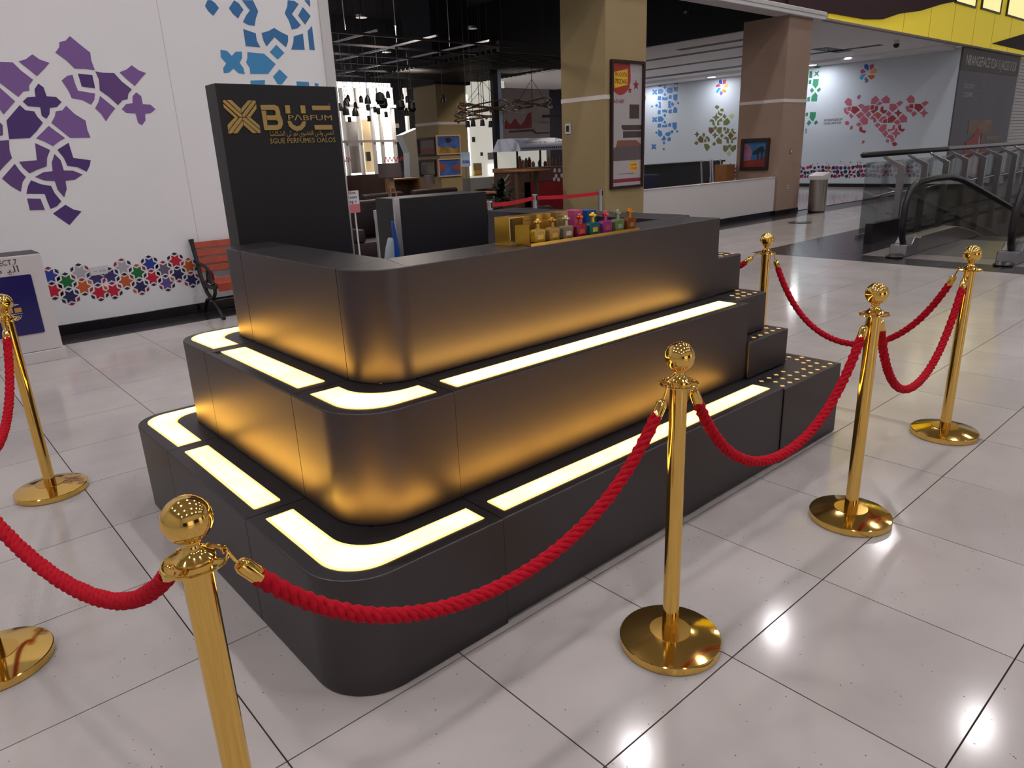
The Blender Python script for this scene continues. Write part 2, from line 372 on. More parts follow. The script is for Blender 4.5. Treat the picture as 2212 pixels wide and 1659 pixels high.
RED=[('r1',[(11.326,2.835),(11.198,2.759),(11.182,2.574),(11.333,2.595),(11.438,2.705)]),
 ('r1',[(10.984,2.885),(10.92,2.884),(10.92,2.789),(10.97,2.752),(11.027,2.787),(11.03,2.848)]),
 ('r1',[(10.439,2.822),(10.315,2.692),(10.422,2.576),(10.568,2.575),(10.565,2.731)]),
 ('r1',[(10.1,2.814),(10.062,2.748),(9.993,2.717),(9.99,2.569),(10.174,2.578),(10.264,2.699)]),
 ('r1',[(10.296,2.651),(10.194,2.574),(10.302,2.528),(10.408,2.549)]),
 ('r1',[(9.684,2.609),(9.58,2.568),(9.684,2.449),(9.785,2.544)]),
 ('r1',[(9.973,2.548),(9.814,2.537),(9.711,2.427),(9.865,2.293),(9.978,2.39)]),
 ('r1',[(9.39,2.767),(9.262,2.674),(9.245,2.515),(9.407,2.523),(9.504,2.641)]),
 ('r1',[(8.932,2.559),(8.83,2.504),(8.948,2.394),(9.046,2.491)]),
 ('r1',[(9.412,2.478),(9.388,2.366),(9.265,2.322),(9.312,2.232),(9.447,2.296),(9.502,2.416)]),
 ('r1',[(9.232,2.291),(9.13,2.213),(9.238,2.11),(9.301,2.218)]),
 ('r1',[(8.941,2.339),(8.891,2.249),(8.804,2.205),(8.88,2.162),(8.925,2.068),(8.986,2.169),(9.069,2.222),(8.978,2.255)]),
 ('r1',[(11.346,2.554),(11.332,2.419),(11.233,2.381),(11.279,2.295),(11.387,2.371),(11.437,2.488)]),
 ('r1',[(11.311,2.552),(11.196,2.544),(11.199,2.41),(11.312,2.438)]),
 ('r1',[(10.879,2.614),(10.767,2.565),(10.873,2.46),(10.982,2.57)]),
 ('r1',[(10.785,2.536),(10.596,2.549),(10.591,2.411),(10.727,2.298),(10.847,2.418)]),
 ('r1',[(10.853,2.377),(10.736,2.288),(10.892,2.144),(11.014,2.275)]),
 ('r1',[(10.608,2.371),(10.513,2.284),(10.594,2.157),(10.714,2.277)]),
 ('r1',[(9.982,2.34),(9.88,2.244),(9.97,2.15),(10.064,2.256)]),
 ('r1',[(9.537,2.223),(9.404,2.107),(9.397,1.968),(9.565,1.968),(9.661,2.102)]),
 ('r1',[(11.186,2.347),(11.077,2.248),(11.16,2.17),(11.234,2.288)]),
 ('r1',[(10.754,2.259),(10.601,2.127),(10.605,1.974),(10.742,1.96),(10.876,2.102)]),
 ('r1',[(10.883,2.061),(10.775,1.962),(10.876,1.905),(10.983,1.984)]),
 ('r1',[(10.476,2.231),(10.373,2.154),(10.319,2.05),(10.407,1.994),(10.452,2.118),(10.558,2.124)]),
 ('r1',[(10.067,2.196),(10.018,2.123),(10.138,2.1),(10.156,1.99),(10.266,2.047),(10.197,2.164)]),
 ('r1',[(10.293,2.008),(10.181,1.941),(10.274,1.844),(10.377,1.921)]),
 ('r1',[(10.14,1.939),(9.996,1.941),(9.999,1.79),(10.12,1.684),(10.255,1.803)]),
 ('r1',[(9.688,2.074),(9.576,1.978),(9.666,1.894),(9.797,1.981)]),
 ('r1',[(9.728,1.907),(9.731,1.767),(9.917,1.705),(9.957,1.788),(9.825,1.792),(9.799,1.911)]),
 ('r1',[(9.693,1.835),(9.621,1.692),(9.525,1.647),(9.63,1.602),(9.676,1.483),(9.732,1.606),(9.854,1.658),(9.743,1.697)]),
 ('r1',[(9.996,1.77),(9.921,1.655),(9.999,1.537),(10.107,1.663)]),
 ('r1',[(9.897,1.624),(9.77,1.588),(9.701,1.434),(9.785,1.376),(9.848,1.51),(9.958,1.535)]),
 ('r1',[(9.861,1.43),(9.868,1.399),(9.892,1.381),(9.925,1.382),(9.954,1.402),(9.968,1.434),(9.962,1.465),(9.937,1.483),(9.904,1.482),(9.875,1.461)]),
 ('r1',[(11.203,2.041),(11.213,2.002),(11.246,1.98),(11.29,1.982),(11.328,2.009),(11.346,2.049),(11.336,2.088),(11.303,2.11),(11.259,2.108),(11.221,2.081)]),
 ('r1',[(11.066,1.951),(11.076,1.843),(11.129,1.824),(11.173,1.879),(11.132,1.95)]),
 ('r1',[(10.668,1.487),(10.619,1.438),(10.676,1.367),(10.726,1.389),(10.719,1.462)]),
 ('r0',[(9.229,2.494),(9.074,2.483),(8.964,2.37),(9.091,2.243),(9.231,2.359)]),
 ('r0',[(9.385,2.496),(9.272,2.482),(9.264,2.361),(9.391,2.389)]),
 ('r0',[(11.164,2.552),(11.011,2.541),(10.891,2.427),(11.06,2.298),(11.182,2.409)]),
 ('r0',[(10.564,2.54),(10.448,2.538),(10.465,2.413),(10.577,2.414)]),
 ('r0',[(10.416,2.53),(10.33,2.504),(10.328,2.393),(10.461,2.285),(10.555,2.368),(10.437,2.405)]),
 ('r0',[(10.175,2.503),(10.151,2.382),(10.036,2.364),(10.059,2.296),(10.147,2.261),(10.25,2.348),(10.243,2.468)]),
 ('r0',[(9.696,2.381),(9.656,2.299),(9.561,2.254),(9.636,2.219),(9.674,2.123),(9.735,2.215),(9.822,2.271),(9.735,2.299)]),
 ('r0',[(9.856,2.213),(9.722,2.106),(9.828,1.982),(9.98,1.981),(9.987,2.121)]),
 ('r0',[(10.77,1.921),(10.747,1.806),(10.615,1.779),(10.665,1.693),(10.84,1.769),(10.852,1.884)]),
 ('r0',[(10.116,2.089),(10.005,2.102),(10.001,1.982),(10.135,1.989)]),
 ('r0',[(9.569,1.918),(9.543,1.788),(9.416,1.772),(9.48,1.681),(9.617,1.742),(9.653,1.873)]),
 ('r0',[(9.697,1.403),(9.591,1.329),(9.682,1.247),(9.785,1.34)]),
 ('r2',[(10.32,2.333),(10.185,2.234),(10.282,2.088),(10.354,2.173),(10.468,2.251)])]
FLOWER_A=[('fb',[(10.844,3.806),(10.763,3.742),(10.752,3.642),(10.766,3.585),(10.904,3.688),(10.903,3.777)]),
 ('fm',[(10.734,3.758),(10.612,3.781),(10.599,3.666),(10.715,3.589)]),
 ('fo',[(10.576,3.644),(10.484,3.595),(10.518,3.501),(10.693,3.489),(10.68,3.556)]),
 ('fr',[(10.773,3.457),(10.553,3.445),(10.544,3.366),(10.642,3.316),(10.734,3.394)]),
 ('fs',[(10.82,3.412),(10.715,3.313),(10.748,3.236),(10.833,3.244),(10.818,3.303),(10.859,3.346)]),
 ('fc',[(10.821,3.515),(10.927,3.333),(11.011,3.381),(11.004,3.45),(10.937,3.513)]),
 ('fm',[(11.013,3.626),(10.932,3.661),(10.828,3.571),(10.876,3.537),(10.998,3.529)])]
GREEN=[('g0',[(12.539,4.024),(12.36,4.031),(12.364,3.841),(12.564,3.851)]),
 ('g0',[(12.548,3.756),(12.486,3.719),(12.375,3.759),(12.424,3.671),(12.36,3.561),(12.467,3.633),(12.566,3.576),(12.505,3.668)]),
 ('g0',[(12.72,3.767),(12.63,3.764),(12.616,3.564),(12.717,3.564)]),
 ('g0',[(12.565,3.513),(12.373,3.499),(12.374,3.322),(12.46,3.204),(12.578,3.33)]),
 ('g0',[(12.722,3.49),(12.633,3.493),(12.628,3.366),(12.722,3.364)]),
 ('g0',[(12.586,3.246),(12.502,3.155),(12.577,3.077),(12.656,3.168)]),
 ('g0',[(12.324,3.234),(12.264,3.166),(12.348,3.075),(12.421,3.158)]),
 ('g0',[(12.455,3.098),(12.37,2.996),(12.374,2.796),(12.575,2.811),(12.575,2.981)]),
 ('g0',[(12.724,2.95),(12.621,2.963),(12.63,2.815),(12.719,2.821)]),
 ('g0',[(12.584,2.469),(12.37,2.455),(12.377,2.284),(12.458,2.148),(12.585,2.285)]),
 ('g0',[(12.733,2.457),(12.65,2.462),(12.651,2.343),(12.734,2.338)]),
 ('g0',[(12.341,2.202),(12.267,2.121),(12.348,2.039),(12.415,2.114)]),
 ('g0',[(12.591,2.221),(12.498,2.118),(12.609,2.026),(12.665,2.116)]),
 ('g0',[(12.698,1.944),(12.649,1.937),(12.653,1.777),(12.682,1.772)])]
OLIVE=[('o1',[(16.275,2.965),(16.155,2.886),(16.254,2.798),(16.376,2.892)]),
 ('o1',[(16.109,2.817),(15.994,2.815),(15.97,2.708),(16.121,2.732)]),
 ('o1',[(16.177,2.787),(16.153,2.677),(15.994,2.638),(16.058,2.55),(16.238,2.639)]),
 ('o1',[(16.288,2.7),(16.234,2.567),(16.115,2.516),(16.228,2.465),(16.293,2.368),(16.346,2.481),(16.47,2.538),(16.33,2.573)]),
 ('o1',[(15.941,2.629),(15.839,2.537),(15.895,2.437),(16.011,2.525)]),
 ('o1',[(16.531,2.474),(16.386,2.446),(16.311,2.238),(16.429,2.244),(16.447,2.377),(16.58,2.384)]),
 ('o1',[(16.037,2.492),(16.002,2.366),(16.152,2.36),(16.126,2.229),(16.233,2.234),(16.224,2.393)]),
 ('o1',[(15.794,2.477),(15.664,2.333),(15.761,2.224),(15.951,2.219),(15.967,2.364)]),
 ('o1',[(16.303,2.229),(16.21,2.146),(16.301,2.063),(16.405,2.141)]),
 ('o1',[(16.175,2.159),(15.999,2.156),(16.022,1.948),(16.108,1.917),(16.256,2.032)]),
 ('o1',[(15.946,2.147),(15.825,2.141),(15.835,2.026),(15.947,2.037)]),
 ('o1',[(15.789,2.125),(15.682,2.076),(15.708,1.934),(15.862,1.906),(15.884,1.985),(15.799,2.01)]),
 ('o1',[(15.53,2.097),(15.487,1.967),(15.384,1.948),(15.446,1.865),(15.582,1.957),(15.613,2.059)]),
 ('o1',[(16.308,2.005),(16.25,1.914),(16.124,1.88),(16.238,1.841),(16.293,1.74),(16.345,1.845),(16.434,1.893),(16.35,1.928)]),
 ('o1',[(16.004,1.947),(15.911,1.856),(15.993,1.749),(16.076,1.849)]),
 ('o1',[(16.137,1.807),(15.99,1.699),(15.988,1.553),(16.177,1.574),(16.255,1.695)]),
 ('o1',[(15.84,1.824),(15.697,1.76),(15.667,1.556),(15.772,1.574),(15.798,1.706),(15.922,1.74)]),
 ('o1',[(15.373,1.79),(15.351,1.703),(15.503,1.68),(15.511,1.551),(15.6,1.583),(15.567,1.726)]),
 ('o1',[(16.324,1.653),(16.222,1.561),(16.314,1.484),(16.408,1.553)]),
 ('o1',[(15.925,1.501),(15.749,1.486),(15.663,1.382),(15.804,1.239),(15.915,1.331)]),
 ('o1',[(15.631,1.54),(15.551,1.465),(15.649,1.387),(15.731,1.471)]),
 ('o1',[(15.54,1.465),(15.354,1.502),(15.361,1.343),(15.491,1.237),(15.619,1.351)]),
 ('o1',[(16.802,2.004),(16.724,1.906),(16.793,1.82),(16.882,1.913)]),
 ('o1',[(16.679,1.874),(16.548,1.81),(16.506,1.69),(16.586,1.633),(16.636,1.754),(16.747,1.788)]),
 ('o1',[(16.764,1.759),(16.672,1.746),(16.673,1.636),(16.776,1.649)]),
 ('o1',[(17.131,1.713),(17.015,1.628),(17.112,1.547),(17.228,1.626)]),
 ('o1',[(16.773,1.58),(16.59,1.574),(16.485,1.451),(16.619,1.306),(16.747,1.445)]),
 ('o0',[(16.593,2.174),(16.424,2.165),(16.335,2.044),(16.483,1.925),(16.586,2.032)]),
 ('o0',[(15.642,1.974),(15.479,1.837),(15.623,1.685),(15.737,1.849)]),
 ('o0',[(17.111,2.072),(17.07,1.98),(16.983,1.956),(17.066,1.906),(17.11,1.818),(17.152,1.915),(17.254,1.944),(17.155,1.984)]),
 ('o0',[(16.955,1.901),(16.802,1.79),(16.812,1.627),(16.978,1.633),(17.077,1.756)]),
 ('o2',[(15.597,2.613),(15.496,2.527),(15.592,2.428),(15.726,2.493),(15.698,2.591)]),
 ('o2',[(15.651,1.3),(15.533,1.188),(15.644,1.089),(15.755,1.185)])]
BLUE_B=[('b2',[(19.016,3.971),(18.876,3.964),(18.884,3.83),(19.032,3.843)]),
 ('b2',[(18.827,4.022),(18.582,4.012),(18.579,3.916),(18.696,3.897),(18.834,3.894)]),
 ('b2',[(18.262,4.035),(18.07,4.017),(18.074,3.841),(18.266,3.858)]),
 ('b2',[(18.707,3.869),(18.618,3.785),(18.702,3.717),(18.792,3.801)]),
 ('b2',[(19.316,3.766),(19.222,3.737),(19.2,3.685),(19.181,3.733),(19.089,3.747),(19.093,3.671),(19.159,3.651),(19.091,3.619),(19.083,3.542),(19.177,3.571),(19.199,3.623),(19.218,3.574),(19.311,3.561),(19.307,3.637),(19.24,3.657),(19.308,3.689)]),
 ('b2',[(18.287,3.781),(18.203,3.754),(18.184,3.707),(18.167,3.751),(18.086,3.763),(18.088,3.694),(18.146,3.676),(18.087,3.648),(18.079,3.578),(18.162,3.604),(18.181,3.652),(18.198,3.607),(18.28,3.595),(18.277,3.664),(18.219,3.683),(18.279,3.711)]),
 ('b2',[(19.041,3.762),(18.849,3.745),(18.759,3.663),(18.836,3.563),(19.044,3.571)]),
 ('b2',[(18.574,3.767),(18.332,3.752),(18.332,3.543),(18.547,3.555),(18.641,3.653)]),
 ('b2',[(18.698,3.591),(18.616,3.516),(18.693,3.452),(18.775,3.528)]),
 ('b2',[(19.041,3.489),(18.881,3.482),(18.884,3.325),(19.053,3.338)]),
 ('b2',[(18.82,3.456),(18.691,3.401),(18.562,3.436),(18.565,3.301),(18.828,3.321)]),
 ('b2',[(18.505,3.486),(18.361,3.48),(18.363,3.331),(18.52,3.349)]),
 ('b2',[(18.291,3.489),(18.087,3.488),(18.09,3.28),(18.196,3.243),(18.293,3.325)]),
 ('b2',[(18.525,3.268),(18.359,3.24),(18.434,3.14),(18.351,2.999),(18.516,3.01)]),
 ('b2',[(18.32,3.222),(18.215,3.125),(18.313,3.042),(18.418,3.139)]),
 ('b2',[(18.049,3.212),(17.985,3.153),(18.044,3.102),(18.108,3.162)]),
 ('b2',[(19.015,3.274),(18.894,3.265),(18.875,3.035),(19.008,3.044),(18.951,3.162)]),
 ('b2',[(19.094,3.212),(19.01,3.136),(19.089,3.071),(19.173,3.147)]),
 ('b2',[(19.274,3.117),(19.283,3.095),(19.31,3.082),(19.343,3.084),(19.37,3.101),(19.381,3.125),(19.371,3.148),(19.345,3.161),(19.312,3.158),(19.285,3.142)]),
 ('b2',[(18.197,3.048),(18.077,2.95),(18.079,2.8),(18.293,2.814),(18.271,2.963)]),
 ('b2',[(18.486,2.947),(18.341,2.953),(18.351,2.793),(18.501,2.812)]),
 ('b2',[(19.025,2.959),(18.884,2.95),(18.891,2.797),(19.041,2.806)]),
 ('b2',[(18.824,2.955),(18.677,2.969),(18.552,2.928),(18.58,2.817),(18.681,2.869),(18.78,2.845)]),
 ('b2',[(18.679,2.811),(18.597,2.735),(18.675,2.67),(18.757,2.745)]),
 ('b2',[(19.296,2.718),(19.201,2.691),(19.179,2.638),(19.159,2.688),(19.066,2.704),(19.07,2.626),(19.136,2.604),(19.068,2.574),(19.06,2.495),(19.155,2.522),(19.177,2.575),(19.196,2.525),(19.29,2.508),(19.286,2.587),(19.219,2.609),(19.288,2.639)]),
 ('b2',[(19.018,2.721),(18.816,2.709),(18.712,2.595),(18.801,2.508),(19.024,2.514)]),
 ('b2',[(18.67,2.547),(18.588,2.471),(18.666,2.405),(18.748,2.48)]),
 ('b2',[(19.018,2.442),(18.848,2.439),(18.851,2.287),(19.025,2.287)]),
 ('b2',[(18.798,2.399),(18.676,2.362),(18.546,2.417),(18.542,2.278),(18.794,2.291)]),
 ('b2',[(18.487,2.429),(18.349,2.428),(18.352,2.293),(18.491,2.306)]),
 ('b2',[(18.299,2.449),(18.084,2.444),(18.079,2.224),(18.162,2.143),(18.284,2.265)]),
 ('b2',[(18.053,2.161),(17.985,2.098),(18.049,2.041),(18.117,2.104)]),
 ('b2',[(18.983,2.222),(18.797,2.136),(18.772,1.979),(18.892,1.921),(19.017,2.021)]),
 ('b2',[(18.634,2.066),(18.397,2.117),(18.353,1.992),(18.469,1.919),(18.611,1.972)]),
 ('b2',[(18.3,2.175),(18.211,2.093),(18.295,2.019),(18.385,2.101)]),
 ('b2',[(19.083,2.156),(19.02,2.099),(19.08,2.048),(19.143,2.105)]),
 ('b2',[(18.692,1.991),(18.566,1.83),(18.665,1.771),(18.827,1.793)]),
 ('b2',[(18.508,1.874),(18.357,1.899),(18.352,1.75),(18.523,1.751)]),
 ('b2',[(18.684,1.756),(18.605,1.685),(18.68,1.619),(18.759,1.69)]),
 ('b2',[(19.308,1.664),(19.212,1.639),(19.19,1.586),(19.17,1.637),(19.076,1.656),(19.08,1.577),(19.147,1.552),(19.078,1.523),(19.07,1.443),(19.166,1.468),(19.188,1.521),(19.208,1.469),(19.303,1.45),(19.299,1.53),(19.231,1.555),(19.3,1.584)]),
 ('b2',[(18.629,1.441),(18.639,1.416),(18.667,1.4),(18.702,1.401),(18.731,1.418),(18.743,1.445),(18.733,1.47),(18.705,1.485),(18.67,1.484),(18.641,1.467)])]
FLOWER_B=[('fb',[(16.17,3.852),(16.096,3.775),(16.097,3.664),(16.23,3.704),(16.236,3.802)]),
 ('fm',[(16.064,3.814),(15.929,3.829),(15.936,3.677),(16.072,3.661)]),
 ('fy',[(15.953,3.665),(15.816,3.666),(15.843,3.543),(16.031,3.546)]),
 ('fo',[(16.097,3.495),(15.895,3.45),(15.934,3.355),(16.039,3.392)]),
 ('fp',[(16.129,3.456),(16.037,3.364),(16.119,3.277),(16.186,3.362)]),
 ('fc',[(16.24,3.564),(16.134,3.541),(16.281,3.37),(16.354,3.432)]),
 ('fm',[(16.366,3.645),(16.248,3.705),(16.138,3.611),(16.345,3.587)])]
STARS=[('sb',1.182,0.577),('sr',1.177,0.436),('sg',1.301,0.509),('sn',1.307,0.363),('sy',1.424,0.589),('so',1.43,0.443),('sp',1.557,0.507),('sr',1.558,0.353),('sp',1.7,0.504),('sr',1.71,0.36),('sy',1.841,0.586),('so',1.84,0.437),('sn',1.966,0.363),('sg',1.965,0.51),('sb',2.093,0.584),('sr',2.099,0.442),('ss',2.218,0.506),('sv',2.22,0.357),('sr',2.343,0.577),('sn',2.359,0.431),('so',2.471,0.511),('sn',2.475,0.358)]
LOGO=[
[(1.3013,1.7995),(1.3215,1.8002),(1.3576,1.7649),(1.3576,1.7439)],
[(1.2856,1.799),(1.2946,1.7996),(1.3575,1.7401),(1.3584,1.7296),(1.3477,1.7301),(1.2844,1.79)],
[(1.2845,1.7835),(1.3415,1.7282),(1.3249,1.7282),(1.2844,1.7691)],
[(1.3992,1.7995),(1.4167,1.7998),(1.3597,1.7455),(1.3609,1.7644)],
[(1.4209,1.7998),(1.4311,1.7983),(1.4316,1.79),(1.3747,1.7313),(1.361,1.7296),(1.3616,1.7401)],
[(1.4326,1.7841),(1.4312,1.765),(1.3977,1.729),(1.3776,1.7282)],
[(1.3261,1.7277),(1.3421,1.7273),(1.2882,1.6736),(1.2894,1.696)],
[(1.3472,1.7273),(1.3596,1.7273),(1.3592,1.7182),(1.3019,1.6611),(1.2886,1.6605),(1.288,1.6693)],
[(1.3599,1.7147),(1.3594,1.6956),(1.3263,1.6608),(1.3069,1.661)],
[(1.3623,1.7135),(1.4183,1.6613),(1.3983,1.6603),(1.3612,1.6956)],
[(1.3627,1.7273),(1.3735,1.7273),(1.4347,1.6726),(1.4337,1.6611),(1.424,1.6605),(1.3605,1.7187)],
[(1.3782,1.7273),(1.3965,1.7278),(1.434,1.694),(1.4345,1.677)],
[(1.4519,1.7807),(1.52,1.782),(1.5366,1.7743),(1.539,1.7622),(1.514,1.76),(1.4528,1.7608)],
[(1.453,1.7572),(1.4744,1.7574),(1.4711,1.6732),(1.4549,1.6734)],
[(1.514,1.76),(1.539,1.7622),(1.5422,1.7524),(1.5408,1.7377),(1.5175,1.7376),(1.5205,1.7523)],
[(1.4748,1.737),(1.5408,1.7377),(1.5463,1.7279),(1.5349,1.7161),(1.475,1.7166)],
[(1.5198,1.7161),(1.5352,1.718),(1.5449,1.7279),(1.5486,1.7156),(1.5475,1.6983),(1.5364,1.6798),(1.5152,1.6947),(1.5245,1.6984),(1.5268,1.7082)],
[(1.4729,1.6945),(1.5158,1.6947),(1.5364,1.6798),(1.5175,1.6732),(1.4711,1.6732)],
[(1.5698,1.7805),(1.593,1.7808),(1.5916,1.7458),(1.5697,1.7452)],
[(1.6467,1.7809),(1.6697,1.7811),(1.6693,1.7468),(1.6467,1.746)],
[(1.572,1.713),(1.59,1.7118),(1.5965,1.698),(1.615,1.6879),(1.6357,1.6928),(1.6483,1.7104),(1.6648,1.7108),(1.6585,1.6901),(1.6386,1.6726),(1.6178,1.6677),(1.5958,1.673),(1.5782,1.6881)],
[(1.7053,1.7805),(1.8011,1.7815),(1.8009,1.7615),(1.7066,1.7604)],
[(1.7072,1.6937),(1.8003,1.6939),(1.8005,1.6723),(1.7082,1.6724)]]
# ------------------------------------------------------------------ floor of the hall, tile by tile
GX, GY, TS = 0.5007, 1.5587, 0.6
VOID = (12.45, 27.0, 1.75, 4.80)                       # the well the escalators go down
DARKX, DARKY = 9.60, 5.54                              # the dark border round the escalator well
fl = MB()
for a in ((-8, 12.45, -9, 8.3), (27, 34, -9, 8.3), (12.45, 27, 4.80, 8.3), (12.45, 27, -9, 1.75), (16.2, 25, 8.3, 24)):
    fl.box(a[0], a[1], a[2], a[3], -.06, -.003)
floor = struct('floor', fl, 'grout')
g = .0021
def tile_mesh(name, m, w=TS, d=TS):
    mb = MB(); e = .0004
    lo = [(-w / 2 + g, -d / 2 + g), (w / 2 - g, -d / 2 + g), (w / 2 - g, d / 2 - g), (-w / 2 + g, d / 2 - g)]
    hi = [(-w / 2 + g + e, -d / 2 + g + e), (w / 2 - g - e, -d / 2 + g + e), (w / 2 - g - e, d / 2 - g - e), (-w / 2 + g + e, d / 2 - g - e)]
    v = [(x, y, -.003) for x, y in lo] + [(x, y, -e) for x, y in lo] + [(x, y, 0) for x, y in hi]
    f = [(8, 9, 10, 11)] + [(i, (i + 1) % 4, 4 + (i + 1) % 4, 4 + i) for i in range(4)] + [(4 + i, 4 + (i + 1) % 4, 8 + (i + 1) % 4, 8 + i) for i in range(4)]
    mb.add(v, f); me = mb.mesh(name); me.materials.append(MATS[m]); return me
TM, DM = tile_mesh('tile', 'floor_tile'), tile_mesh('dark_tile', 'dark_tile')
near, far = [], []
for i in range(-15, 57):
    for j in range(-18, 11):
        cx, cy = GX + (i + .5) * TS, GY + (j + .5) * TS
        if VOID[0] - .3 < cx < VOID[1] + .3 and VOID[2] - .3 < cy < VOID[3] + .3: continue
        if 1.0 < cx < 3.4 and 1.9 < cy < 3.3: continue          # under the counter
        dark = cy > 7.5
        if cx - .3 > DARKX and cy + .3 < DARKY and cx < 27 and cy > -2.6: continue
        dist = math.hypot(cx, cy)
        vis = in_view(cx, cy, 0, 60) and (cx, cy) != (0, 0)
        (near if vis and dist < 11.2 else far).append((dist, cx, cy, dark))
near.sort()
far += near[292:]; near = near[:292]
for d, cx, cy, dark in near:
    o = bpy.data.objects.new('tile', DM if dark else TM); COL.objects.link(o); o.location = (cx, cy, 0); o.parent = floor
for nm, dk in (('tile_field', False), ('dark_tile_field', True)):
    mb = MB(); src = DM if dk else TM
    vs0 = [tuple(v.co) for v in src.vertices]; fs0 = [tuple(p.vertices) for p in src.polygons]
    for d, cx, cy, dark in far:
        if dark == dk: mb.add([(x + cx, y + cy, z) for x, y, z in vs0], fs0)
    if mb.v: mb.build(nm, 'dark_tile' if dk else 'floor_tile', floor, kind='stuff')
# dark granite border of the escalator well with the paler landing inside it
mb = MB()
for (x0, x1, y0, y1) in ((DARKX, 10.14, -3.0, DARKY), (10.14, 12.45, 4.20, DARKY), (12.45, 27, 4.80, DARKY)):
    nx = max(1, round((x1 - x0) / .6)); ny = max(1, round((y1 - y0) / .6))
    for a in range(nx):
        for b in range(ny):
            X0, X1 = x0 + (x1 - x0) * a / nx + g, x0 + (x1 - x0) * (a + 1) / nx - g
            Y0, Y1 = y0 + (y1 - y0) * b / ny + g, y0 + (y1 - y0) * (b + 1) / ny - g
            mb.box(X0, X1, Y0, Y1, -.003, .0008)
mb.build('border_tile_field', 'dark_tile', floor, kind='stuff')
mb = MB()
for a in range(3):
    for b in range(9):
        mb.box(10.14 + a * .77 + g, 10.14 + (a + 1) * .77 - g, -1.2 + b * .6 + g, -1.2 + (b + 1) * .6 - g, -.003, .0004)
mb.build('landing_tile_field', 'landing_tile', floor, kind='stuff')
mb = MB()
for i in range(15):
    for j in range(26):
        mb.box(16.2 + i * .6 + g, min(25, 16.2 + (i + 1) * .6) - g, 8.3 + j * .6 + g, 8.3 + (j + 1) * .6 - g, -.003, 0)
mb.build('recess_tile_field', 'floor_tile', floor, kind='stuff')
struct('floor_cafe', MB().box(4.0, 16.2, 8.3, 24, -.06, 0), 'cafe_floor')
# escalator well below the floor
mb = MB(); x0, x1, y0, y1 = VOID
mb.box(x0 - .02, x1 + .02, y1, y1 + .05, -4, -.061).box(x0 - .02, x1 + .02, y0 - .05, y0, -4, -.061).box(x1, x1 + .05, y0, y1, -4, -.061)
struct('wall_well', mb, 'wall_grey')
struct('floor_lower', MB().box(x0 - 3, x1 + 1, y0 - 2, y1 + 2, -4.1, -4), 'floor_tile')

# ------------------------------------------------------------------ walls
WY = 8.05
wl = MB().box(-8, 4.44, WY, WY + .28, 0, 6.2)
wall_left = struct('wall_left', wl, 'wall_white')
MB().box(2.604, 2.610, WY - .0015, WY, .1, 6.2).build('panel_seam', 'cream', wall_left)
struct('trim_1', MB().box(4.34, 4.46, WY - .025, WY + .30, .1, 6.2), 'cream', bevel=.004)
struct('baseboard_left', MB().box(-8, 4.45, WY - .02, WY, 0, .1), 'black_trim', bevel=.003)
WX = 25.0
struct('wall_right', MB().box(WX, WX + .3, 8.142, 24.4, 0, 3.97), 'wall_back_white')
struct('baseboard_right', MB().box(WX - .02, WX, 8.12, 24, 0, .11), 'black_trim')
struct('wall_back', MB().box(4.0, 25, 22.6, 22.9, 0, 6.0), 'ceiling_dark')
# unseen sides of the hall that the floor, the brass and the counter mirror
wo = struct('wall_opposite', MB().box(-8, 34, -9.3, -9, 0, 9), 'cream')
for k, (a, b, m) in enumerate(((-6, -2.4, 'black_board'), (-1.6, 2.2, 'reflection_glow'), (3.2, 7.6, 'black_board'), (8.6, 13, 'reflection_glow'), (14.2, 19, 'black_board'), (20, 26, 'reflection_glow'))):
    if m == 'reflection_glow' and m not in MATS: mat(m, (220, 210, 200), .5, emit=(255, 240, 225), estr=.8)
    MB().box(a, b, -9.0, -8.96, .1, 3.2).build('reflection_panel', m, wo)  # dark and glowing panels added out of view to give reflections structure
struct('wall_near', MB().box(-8.3, -8, -9, 8.3, 0, 9), 'cream')

# ------------------------------------------------------------------ columns
def column(name, x0, x1, y0, y1, top, m, stripe=(2.296, 2.362)):
    c = struct(name, MB().box(x0, x1, y0, y1, 0, top), m)
    MB().box(x0 - .006, x1 + .006, y0 - .006, y1 + .006, *stripe).build('stripe', 'stripe', c)
    MB().box(x0 - .012, x1 + .012, y0 - .012, y1 + .012, 0, .1).build('skirting', 'black_trim', c)
    return c
col_a = column('column_1', 9.27, 10.29, 8.1, 9.08, 6.2, 'column_olive')
col_b = column('column_2', 14.9, 15.88, 8.1, 9.13, 3.98, 'column_brown', (2.328, 2.392))
fc = aty(948, 300, 15.6)
col_c = column('column_3', fc.x, fc.x + .95, 15.6, 16.6, 3.25, 'column_olive')
struct('ceiling_drop', MB().box(fc.x - .1, fc.x + 1.05, 15.5, 16.7, 3.25, 6.0), 'ceiling_dark')

# ------------------------------------------------------------------ ceilings, soffit edge and upper fascia
struct('ceiling_cafe', MB().box(4.46, 16.0, 8.4, 22.6, 6.0, 6.2), 'ceiling_dark')
struct('wall_bulkhead', MB().box(15.88, 16.02, 9.13, 22.6, 3.97, 6.0), 'metal_black')
cs = struct('ceiling_soffit', MB().box(16.02, 25, 8.141, 24, 3.98, 4.3), 'ceiling_white')
for k, (x0, x1, y0, y1) in enumerate(((18.2, 18.5, 10.6, 17.2), (18.5, 19.9, 16.9, 17.2), (20.3, 20.6, 11.6, 18.8), (20.6, 21.6, 18.5, 18.8), (21.9, 22.2, 9.2, 13.2), (22.6, 23.1, 12.4, 22.5), (20.9, 22.6, 10.2, 10.7), (17.1, 17.4, 9.0, 12.5))):
    MB().box(x0, x1, y0, y1, 3.976, 3.981).build('slot', 'black', cs)
MB().box(24.0, 25, 8.3, 24, 3.90, 3.979).build('wall_cove', 'ceiling_white', cs)
